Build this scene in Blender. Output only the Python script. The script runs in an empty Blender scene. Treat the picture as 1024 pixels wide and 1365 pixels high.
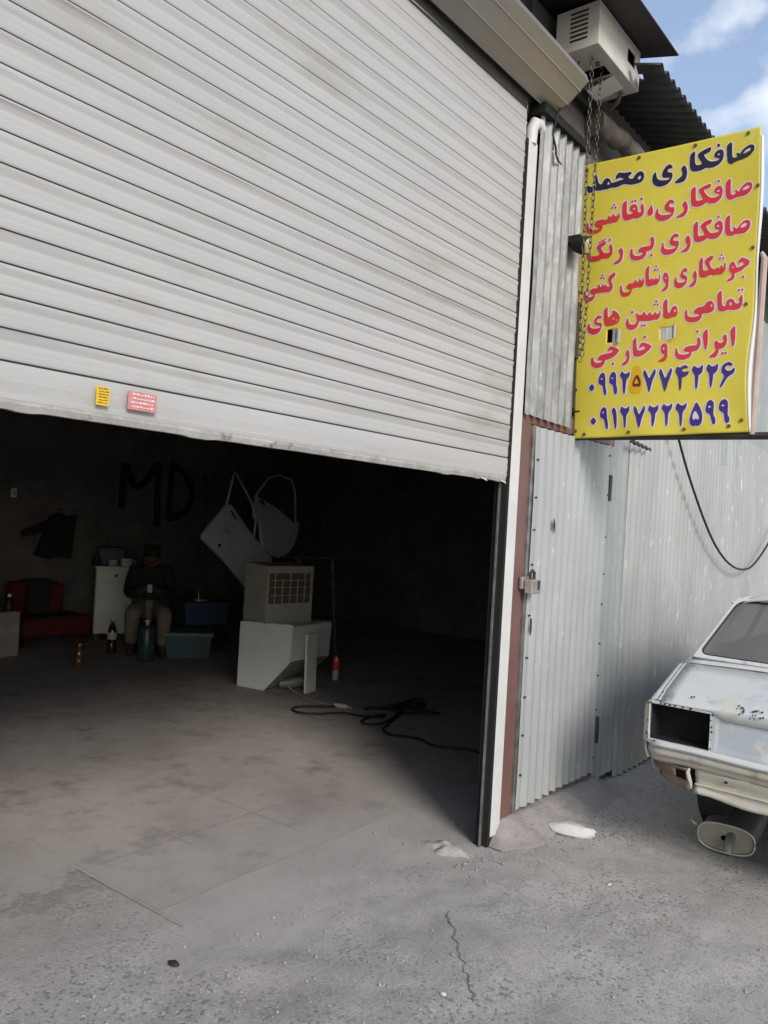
import bpy, bmesh, math, random
import numpy as np
from mathutils import Vector, Matrix
from mathutils.geometry import tessellate_polygon
random.seed(7); rng=np.random.default_rng(11)
sc=bpy.context.scene; COL=sc.collection
R=math.radians
# ------------------------------------------------------------------ camera
cam=bpy.data.cameras.new('camera'); co=bpy.data.objects.new('camera',cam); COL.objects.link(co); sc.camera=co
cam.sensor_fit='VERTICAL'; cam.sensor_height=24; cam.lens=24*1080/1365; cam.clip_start=.05; cam.clip_end=2000
def camera_axes():
    vx=Vector((843,59.5,1080)).normalized()                    # facade direction in camera axes (right, down, ahead)
    p2=Vector((0,742-843*.058-682.5,1080))
    n=p2.cross(Vector((843,59.5,1080))).normalized()
    if n.y>0: n=-n
    yy=n.cross(vx)
    return Matrix((vx,yy,n))
A=camera_axes()
Mx=Matrix((A.col[0],-A.col[1],-A.col[2])).transposed()
co.matrix_world=Matrix.Translation((0,0,1.5))@Mx.to_4x4()
# ------------------------------------------------------------------ world, sun, exposure
SUN_AZ=R(208); SUN_EL=R(30)       # azimuth from +Y clockwise
w=bpy.data.worlds.new('World'); sc.world=w; w.use_nodes=True
nt=w.node_tree; N=nt.nodes; Lk=nt.links
bg=N['Background']; bg.inputs[1].default_value=.15
sky=N.new('ShaderNodeTexSky'); sky.sky_type='NISHITA'; sky.sun_disc=False; sky.sun_elevation=SUN_EL; sky.sun_rotation=SUN_AZ
sky.air_density=1.0; sky.dust_density=.8; sky.ozone_density=1.5
tc=N.new('ShaderNodeTexCoord'); mp=N.new('ShaderNodeMapping'); mp.inputs['Scale'].default_value=(1.0,1.0,1.6); mp.inputs['Location'].default_value=(1.2,2.2,.7)
Lk.new(tc.outputs['Generated'],mp.inputs[0])
nz=N.new('ShaderNodeTexNoise'); nz.inputs['Scale'].default_value=5.2; nz.inputs['Detail'].default_value=6; nz.inputs['Roughness'].default_value=.48; nz.inputs['Distortion'].default_value=.1
Lk.new(mp.outputs[0],nz.inputs['Vector'])
cr=N.new('ShaderNodeValToRGB'); cr.color_ramp.elements[0].position=.49; cr.color_ramp.elements[1].position=.63; cr.color_ramp.elements[0].color=(.15,.15,.15,1)
Lk.new(nz.outputs['Fac'],cr.inputs[0])
mx=N.new('ShaderNodeMix'); mx.data_type='RGBA'; Lk.new(cr.outputs[0],mx.inputs[0]); Lk.new(sky.outputs[0],mx.inputs[6]); mx.inputs[7].default_value=(5.0,5.2,5.6,1)
Lk.new(mx.outputs[2],bg.inputs[0])
sl=bpy.data.lights.new('sun','SUN'); sl.energy=1.9; sl.angle=R(20); sl.color=(1,.95,.88)
so=bpy.data.objects.new('sun',sl); COL.objects.link(so)
sd=Vector((math.sin(SUN_AZ)*math.cos(SUN_EL),math.cos(SUN_AZ)*math.cos(SUN_EL),math.sin(SUN_EL)))
so.rotation_euler=sd.to_track_quat('Z','Y').to_euler()
sc.view_settings.view_transform='Standard'; sc.view_settings.look='None'; sc.view_settings.exposure=.50; sc.view_settings.gamma=1
sc.cycles.max_bounces=8; sc.cycles.diffuse_bounces=4; sc.cycles.use_denoising=True
# ------------------------------------------------------------------ materials
def mat(name,base,c2=None,scale=3,rough=.6,metal=0,bump=0,bscale=40,stains=(),detail=6,stretch=(1,1,1),alpha=None,spec=.4,lo=.35,hi=.65):
    m=bpy.data.materials.new(name); m.use_nodes=True; t=m.node_tree; n=t.nodes; l=t.links
    b=n['Principled BSDF']; b.inputs['Roughness'].default_value=rough; b.inputs['Metallic'].default_value=metal
    b.inputs['Specular IOR Level'].default_value=spec
    tc=n.new('ShaderNodeTexCoord'); mp=n.new('ShaderNodeMapping'); mp.inputs['Scale'].default_value=stretch; l.new(tc.outputs['Object'],mp.inputs[0])
    def noise(s,d=detail,ro=.6,loc=None):
        k=n.new('ShaderNodeTexNoise'); k.inputs['Scale'].default_value=s; k.inputs['Detail'].default_value=d; k.inputs['Roughness'].default_value=ro
        src=mp.outputs[0]
        if loc is not None:
            ad=n.new('ShaderNodeVectorMath'); ad.operation='ADD'; ad.inputs[1].default_value=loc; l.new(src,ad.inputs[0]); src=ad.outputs[0]
        l.new(src,k.inputs['Vector']); return k
    def ramp(src,a,bb):
        r=n.new('ShaderNodeMapRange'); r.inputs[1].default_value=a; r.inputs[2].default_value=bb; r.clamp=True; l.new(src,r.inputs[0]); return r.outputs[0]
    def mix(f,a,c):
        x=n.new('ShaderNodeMix'); x.data_type='RGBA'; l.new(f,x.inputs[0])
        if isinstance(a,tuple): x.inputs[6].default_value=(*a,1)
        else: l.new(a,x.inputs[6])
        x.inputs[7].default_value=(*c,1); return x.outputs[2]
    c=tuple(base)
    if c2 is not None: c=mix(ramp(noise(scale).outputs['Fac'],lo,hi),c,c2)
    for i,(sc_,ss,a,bb) in enumerate(stains):
        c=mix(ramp(noise(ss,8,.65,(7.3*i+2.1,3.7*i,1.9*i)).outputs['Fac'],a,bb),c,sc_)
    if isinstance(c,tuple): b.inputs['Base Color'].default_value=(*c,1)
    else: l.new(c,b.inputs['Base Color'])
    if bump:
        bp=n.new('ShaderNodeBump'); bp.inputs['Strength'].default_value=bump; bp.inputs['Distance'].default_value=.01
        l.new(noise(bscale,8,.7,(1,2,3)).outputs['Fac'],bp.inputs['Height']); l.new(bp.outputs[0],b.inputs['Normal'])
    return m
M={}
M['shutter']=mat('painted_shutter_steel',(.425,.412,.398),(.38,.369,.357),2.5,.42,0,.05,60,[((.30,.285,.25),6,.56,.82),((.22,.20,.17),60,.68,.78)],stretch=(.25,1,1))
M['shutter_dark']=mat('shutter_slot_dark',(.10,.10,.096),rough=.8)  # plain dark tone for the grooves between slats
M['white_trim']=mat('white_trim_paint',(.60,.59,.565),(.53,.52,.495),6,.5,0,.05,50,[((.35,.33,.3),14,.66,.8)])
M['box']=mat('roller_box_sheet',(.36,.352,.338),(.30,.292,.28),3,.36,.45,.03,40,[((.24,.21,.18),8,.62,.8)],stretch=(.4,1,1))
M['galv_old']=mat('weathered_galvanised_sheet',(.27,.27,.255),(.17,.17,.165),9,.5,.25,.06,70,[((.34,.34,.325),34,.50,.70),((.12,.10,.08),11,.60,.74)],stretch=(1,1,.4))
M['door']=mat('grey_painted_corrugated_sheet',(.375,.385,.38),(.315,.325,.325),4,.5,.15,.05,60,[((.27,.27,.27),7,.62,.8),((.56,.57,.56),30,.62,.75)],stretch=(1,1,.4))
M['galv']=mat('light_galvanised_sheet',(.375,.38,.372),(.305,.313,.31),3.5,.5,.2,.05,60,[((.30,.30,.29),6,.62,.8),((.6,.6,.57),22,.6,.75)],stretch=(1,1,.3))
M['galv_flat']=mat('dull_flat_sheet',(.34,.355,.35),(.28,.295,.29),5,.55,.15,.06,50,[((.42,.43,.42),16,.58,.75)],stretch=(1,1,.5))
M['brown']=mat('brown_painted_steel',(.17,.087,.073),(.135,.07,.06),5,.5,0,.06,50,[((.30,.22,.19),22,.68,.78),((.07,.04,.03),10,.66,.8)])
M['steel_dark']=mat('dark_steel',(.05,.048,.045),(.08,.07,.06),9,.5,.5,.05,50)
M['galvrail']=mat('bare_steel_rail',(.40,.39,.37),(.2,.19,.18),12,.4,.7,.05,60)
M['soot']=mat('sooty_block_wall',(.165,.15,.138),(.105,.097,.09),2.5,.9,0,.3,30,[((.19,.168,.15),5,.58,.75)])
M['soot_dark']=mat('sooty_concrete',(.15,.138,.13),(.10,.092,.086),3,.95)
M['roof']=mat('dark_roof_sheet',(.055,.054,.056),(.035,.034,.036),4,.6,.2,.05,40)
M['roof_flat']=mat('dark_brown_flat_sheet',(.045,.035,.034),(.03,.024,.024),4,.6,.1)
M['wood']=mat('rotten_beam_wood',(.16,.135,.11),(.07,.055,.045),10,.9,0,.6,30,[((.30,.26,.21),16,.6,.72)])
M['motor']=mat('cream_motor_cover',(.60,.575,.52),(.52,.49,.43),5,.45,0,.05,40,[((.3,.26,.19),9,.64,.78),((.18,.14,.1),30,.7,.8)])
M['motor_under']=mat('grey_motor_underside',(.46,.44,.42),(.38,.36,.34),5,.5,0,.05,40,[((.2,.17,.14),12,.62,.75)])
M['black']=mat('black_void',(.012,.012,.012),rough=.9)
M['rubber']=mat('black_cable_rubber',(.015,.015,.016),rough=.6)
M['chain']=mat('dull_chain_steel',(.16,.145,.125),(.08,.06,.045),40,.45,.8)
M['yellow']=mat('yellow_banner_vinyl',(.66,.555,.07),(.61,.50,.058),2.2,.42,0,.35,5,[((.50,.45,.16),13,.62,.85),((.66,.43,.03),2.0,.58,.85),((.60,.57,.14),3.1,.58,.8)])
M['flap']=mat('dusty_vinyl_flap',(.42,.41,.37),(.34,.33,.29),12,.5)
M['vinyl_back']=mat('white_vinyl_edge',(.68,.67,.63),rough=.5)
M['halo']=mat('pale_lilac_print',(.68,.60,.64),(.64,.57,.66),6,.42)
M['ink_black']=mat('blue_black_print',(.022,.018,.035),(.03,.026,.045),8,.4)
M['ink_red']=mat('red_print',(.62,.030,.040),(.55,.045,.055),9,.4)
M['ink_blue']=mat('violet_blue_print',(.040,.022,.165),(.05,.03,.20),8,.4)
M['orange']=mat('orange_patch_tape',(.66,.36,.012),(.60,.32,.01),9,.45)
M['maroon']=mat('maroon_marker',(.10,.012,.008),rough=.5)
M['pinktube']=mat('pinkish_painted_tube',(.48,.36,.31),(.4,.29,.25),14,.5)
M['sticker_y']=mat('yellow_sticker',(.72,.46,.02),(.66,.42,.02),30,.5)
M['sticker_r']=mat('faded_red_sticker',(.46,.16,.16),(.52,.23,.22),40,.5,stains=[((.68,.45,.43),25,.6,.75)])
M['sticker_text_d']=mat('brown_sticker_print',(.22,.12,.02),rough=.6)
M['sticker_text_p']=mat('pale_sticker_print',(.74,.56,.54),rough=.6)
M['concrete_lump']=mat('rough_mortar',(.34,.31,.29),(.25,.225,.21),7,.95,0,1.0,60,[((.36,.27,.24),5,.58,.72),((.45,.43,.40),18,.64,.76)])
M['stone']=mat('white_plaster_lump',(.60,.59,.55),(.50,.49,.45),9,.9,0,.4,30,[((.36,.33,.29),14,.62,.75)])
M['car']=mat('patched_pale_primer',(.53,.545,.55),(.58,.59,.59),2.4,.38,0,.04,12,[((.55,.53,.455),2.6,.53,.66),((.39,.44,.51),2.7,.60,.72),((.33,.34,.37),11,.57,.72),((.20,.185,.18),19,.655,.71)])
M['car_low']=mat('cream_filler_and_rust',(.53,.49,.40),(.46,.43,.36),5,.6,0,.15,25,[((.50,.52,.53),4,.50,.62),((.30,.25,.18),7,.56,.70),((.15,.10,.06),11,.64,.72)])
M['rust']=mat('rusty_torn_metal',(.27,.215,.155),(.16,.115,.08),9,.8,.1,.5,40,[((.42,.36,.27),10,.58,.66)])
M['roofpaint']=mat('cream_roof_paint',(.62,.60,.54),(.58,.57,.53),4,.4)
M['tyre']=mat('perished_tyre_rubber',(.018,.018,.018),(.03,.028,.026),20,.85,0,.2,60)
M['muffler']=mat('dusty_muffler_steel',(.27,.265,.235),(.20,.195,.17),7,.55,.4,.12,40,[((.36,.33,.25),11,.6,.72),((.13,.09,.06),14,.66,.76)])
M['bright']=mat('bright_weld_seam',(.55,.54,.5),rough=.4,metal=.5)
M['white_enam']=mat('white_enamel',(.76,.75,.71),(.70,.69,.65),5,.4,0,.04,40,[((.4,.37,.32),9,.66,.78)])
M['cooler']=mat('grey_beige_cooler_plastic',(.36,.345,.30),(.31,.30,.26),5,.5,0,.05,40,[((.40,.40,.16),2.6,.6,.74)])
M['pad']=mat('brown_straw_pad',(.16,.12,.085),(.08,.06,.04),60,.95,0,.6,90)
M['door_panel']=mat('pale_blue_car_door_paint',(.55,.60,.66),(.46,.51,.58),3,.4,0,0,40,[((.24,.27,.33),3,.6,.7)])
M['door_panel_g']=mat('pale_green_car_door_paint',(.44,.54,.56),(.36,.46,.48),3,.4)
M['sofa_red']=mat('dark_red_upholstery',(.12,.014,.012),(.08,.010,.009),14,.8,0,.2,60)
M['sofa_black']=mat('black_upholstery',(.02,.018,.018),(.03,.028,.028),18,.8,0,.2,60)
M['blue_plastic']=mat('blue_plastic',(.035,.052,.11),(.028,.045,.09),6,.5)
M['teal_plastic']=mat('teal_plastic',(.04,.085,.095),(.032,.07,.08),6,.5)
M['teal_light']=mat('pale_teal_plastic',(.09,.15,.16),(.07,.125,.135),6,.5)
M['stoneblock']=mat('beige_foam_block',(.33,.29,.25),(.25,.22,.19),8,.9,0,.4,40)
M['skin']=mat('weathered_skin',(.11,.068,.05),(.085,.052,.038),12,.6)
M['tan']=mat('tan_trouser_cloth',(.20,.172,.135),(.16,.138,.108),10,.9,0,.2,60)
M['jacket']=mat('dark_jacket_cloth',(.02,.02,.022),(.014,.014,.016),12,.9,0,.3,60)
M['hair']=mat('black_hair',(.012,.010,.009),rough=.7)
M['leather']=mat('black_leather',(.018,.016,.015),rough=.45)
M['cyl']=mat('dark_teal_enamel',(.035,.06,.062),(.028,.05,.05),6,.3)
M['amber']=mat('amber_glass',(.15,.065,.018),rough=.08,spec=.8)
M['bottle_dark']=mat('dark_cola_plastic',(.03,.016,.01),rough=.1,spec=.8)
M['label_red']=mat('red_bottle_label',(.62,.035,.04),rough=.4)
M['clear']=mat('clear_pale_plastic',(.45,.45,.42),rough=.15,spec=.7)
M['cable_w']=mat('grey_cable_sheath',(.36,.34,.31),rough=.6)
M['graffiti']=mat('black_spray_paint',(.014,.013,.013),rough=.8)
M['brass']=mat('worn_brass',(.42,.30,.13),(.28,.19,.08),30,.35,.85)
M['padlock']=mat('padlock_nickel',(.52,.50,.45),(.36,.33,.28),20,.35,.6)
def glass_mat():
    m=bpy.data.materials.new('dusty_car_glass'); m.use_nodes=True; t=m.node_tree; n=t.nodes; l=t.links
    b=n['Principled BSDF']; b.inputs['Base Color'].default_value=(.20,.195,.185,1); b.inputs['Roughness'].default_value=.3
    tr=n.new('ShaderNodeBsdfTransparent'); mx=n.new('ShaderNodeMixShader'); tr.inputs[0].default_value=(.75,.76,.75,1)
    tc=n.new('ShaderNodeTexCoord'); k=n.new('ShaderNodeTexNoise'); k.inputs['Scale'].default_value=3; k.inputs['Detail'].default_value=6; l.new(tc.outputs['Object'],k.inputs['Vector'])
    r=n.new('ShaderNodeMapRange'); r.inputs[1].default_value=.3; r.inputs[2].default_value=.7; r.inputs[3].default_value=.55; r.inputs[4].default_value=.72; l.new(k.outputs['Fac'],r.inputs[0])
    l.new(r.outputs[0],mx.inputs[0]); l.new(tr.outputs[0],mx.inputs[1]); l.new(b.outputs[0],mx.inputs[2])
    l.new(mx.outputs[0],n['Material Output'].inputs[0]); return m
M['glass']=glass_mat()
# ------------------------------------------------------------------ mesh helpers
class MB:
    def __init__(s): s.v=[]; s.f=[]; s.mi=[]; s.cur=0
    def add(s,vs,fs):
        o=len(s.v); s.v+= [tuple(p) for p in vs]; s.f+=[tuple(i+o for i in f) for f in fs]; s.mi+=[s.cur]*len(fs); return s
    def box(s,x0,x1,y0,y1,z0,z1,rot=None,org=None):
        vs=[Vector((x,y,z)) for x in (x0,x1) for y in (y0,y1) for z in (z0,z1)]
        if rot is not None: vs=[rot@v for v in vs]
        if org is not None: vs=[v+Vector(org) for v in vs]
        return s.add(vs,[(0,1,3,2),(4,6,7,5),(0,4,5,1),(2,3,7,6),(0,2,6,4),(1,5,7,3)])
    def tube(s,pts,r,n=8,cap=True):
        pts=[Vector(p) for p in pts]; rs=r if isinstance(r,(list,tuple)) else [r]*len(pts)
        vs=[]; fs=[]; up=None
        for i,p in enumerate(pts):
            t=(pts[min(i+1,len(pts)-1)]-pts[max(i-1,0)])
            t=t.normalized() if t.length>1e-9 else Vector((0,0,1))
            if up is None:
                up=Vector((0,0,1)) if abs(t.z)<.9 else Vector((1,0,0))
            a=(up-t*up.dot(t)); a=a.normalized() if a.length>1e-6 else t.orthogonal().normalized(); up=a; b=t.cross(a)
            for k in range(n):
                q=2*math.pi*k/n; vs.append(p+(a*math.cos(q)+b*math.sin(q))*rs[i])
        for i in range(len(pts)-1):
            for k in range(n): fs.append((i*n+k,i*n+(k+1)%n,(i+1)*n+(k+1)%n,(i+1)*n+k))
        if cap: fs.append(tuple(range(n))[::-1]); fs.append(tuple(range((len(pts)-1)*n,len(pts)*n)))
        return s.add(vs,fs)
    def lathe(s,prof,c=(0,0,0),n=16):
        vs=[]; fs=[]
        for r,z in prof:
            for k in range(n):
                q=2*math.pi*k/n; vs.append((c[0]+r*math.cos(q),c[1]+r*math.sin(q),c[2]+z))
        for i in range(len(prof)-1):
            for k in range(n): fs.append((i*n+k,i*n+(k+1)%n,(i+1)*n+(k+1)%n,(i+1)*n+k))
        fs.append(tuple(range(n))[::-1]); fs.append(tuple(range((len(prof)-1)*n,len(prof)*n)))
        return s.add(vs,fs)
    def grid(s,P,close_u=False):
        nu=len(P); nv=len(P[0]); vs=[p for row in P for p in row]; fs=[]
        for i in range(nu if close_u else nu-1):
            for j in range(nv-1): fs.append((i*nv+j,((i+1)%nu)*nv+j,((i+1)%nu)*nv+j+1,i*nv+j+1))
        return s.add(vs,fs)
    def prism(s,pts,z0,z1,fn):
        n=len(pts); vs=[fn(a,b,z0) for a,b in pts]+[fn(a,b,z1) for a,b in pts]
        tri=tessellate_polygon([[Vector((a,b,0)) for a,b in pts]])
        fs=[tuple(t) for t in tri]+[tuple(i+n for i in t)[::-1] for t in tri]+[(i,(i+1)%n,(i+1)%n+n,i+n) for i in range(n)]
        return s.add(vs,fs)
    def build(s,name,m,parent=None,smooth=False,bevel=0,label=None,solid=0,sub=0,normals=True):
        me=bpy.data.meshes.new(name); me.from_pydata(s.v,[],s.f)
        ms=m if isinstance(m,(list,tuple)) else [m]
        for k in ms: me.materials.append(k)
        me.polygons.foreach_set('material_index',s.mi)
        if normals:
            bm=bmesh.new(); bm.from_mesh(me); bmesh.ops.recalc_face_normals(bm,faces=bm.faces); bm.to_mesh(me); bm.free()
        if smooth:
            me.polygons.foreach_set('use_smooth',[True]*len(me.polygons))
            if smooth!=2: me.set_sharp_from_angle(angle=R(40))
        me.update()
        o=bpy.data.objects.new(name,me); COL.objects.link(o)
        if solid: d=o.modifiers.new('solid','SOLIDIFY'); d.thickness=solid; d.offset=0
        if bevel: d=o.modifiers.new('bevel','BEVEL'); d.width=bevel; d.segments=2; d.limit_method='ANGLE'
        if sub: d=o.modifiers.new('sub','SUBSURF'); d.levels=sub; d.render_levels=sub
        if parent is not None: put(o,parent)
        if label: o['label']=label
        return o
def put(o,parent):
    o.parent=parent; o.matrix_parent_inverse=parent_inv(parent)
def parent_inv(p):
    m=Matrix.LocRotScale(p.location,p.rotation_euler,p.scale)
    if p.parent: m=parent_m(p.parent)@p.matrix_parent_inverse@m
    return m.inverted()
def parent_m(p):
    m=Matrix.LocRotScale(p.location,p.rotation_euler,p.scale)
    return parent_m(p.parent)@p.matrix_parent_inverse@m if p.parent else m
def thing(name,loc,label,cat,group=None):
    o=bpy.data.objects.new(name,None); o.empty_display_size=.1; COL.objects.link(o); o.location=loc; return tag(o,label,cat,group)
def tag(o,label,cat,group=None):
    o['label']=label; o['category']=cat
    if group: o['group']=group
    return o
def vnoise(x,y,seed=0):
    x=np.asarray(x,float); y=np.asarray(y,float)
    xi=np.floor(x).astype(np.int64); yi=np.floor(y).astype(np.int64); fx=x-xi; fy=y-yi
    def h(a,b):
        n=(a*374761393+b*668265263+seed*1442695)&0x7fffffff; n=((n^(n>>13))*1274126177)&0x7fffffff; return ((n^(n>>16))&0xffff)/65535.
    sx=fx*fx*(3-2*fx); sy=fy*fy*(3-2*fy)
    return (h(xi,yi)*(1-sx)+h(xi+1,yi)*sx)*(1-sy)+(h(xi,yi+1)*(1-sx)+h(xi+1,yi+1)*sx)*sy
def fbm(x,y,oct=4,seed=0):
    s=0;a=.5
    for k in range(oct): s=s+a*vnoise(np.asarray(x)*2**k,np.asarray(y)*2**k,seed+k*17); a*=.5
    return s
D=1.903
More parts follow.
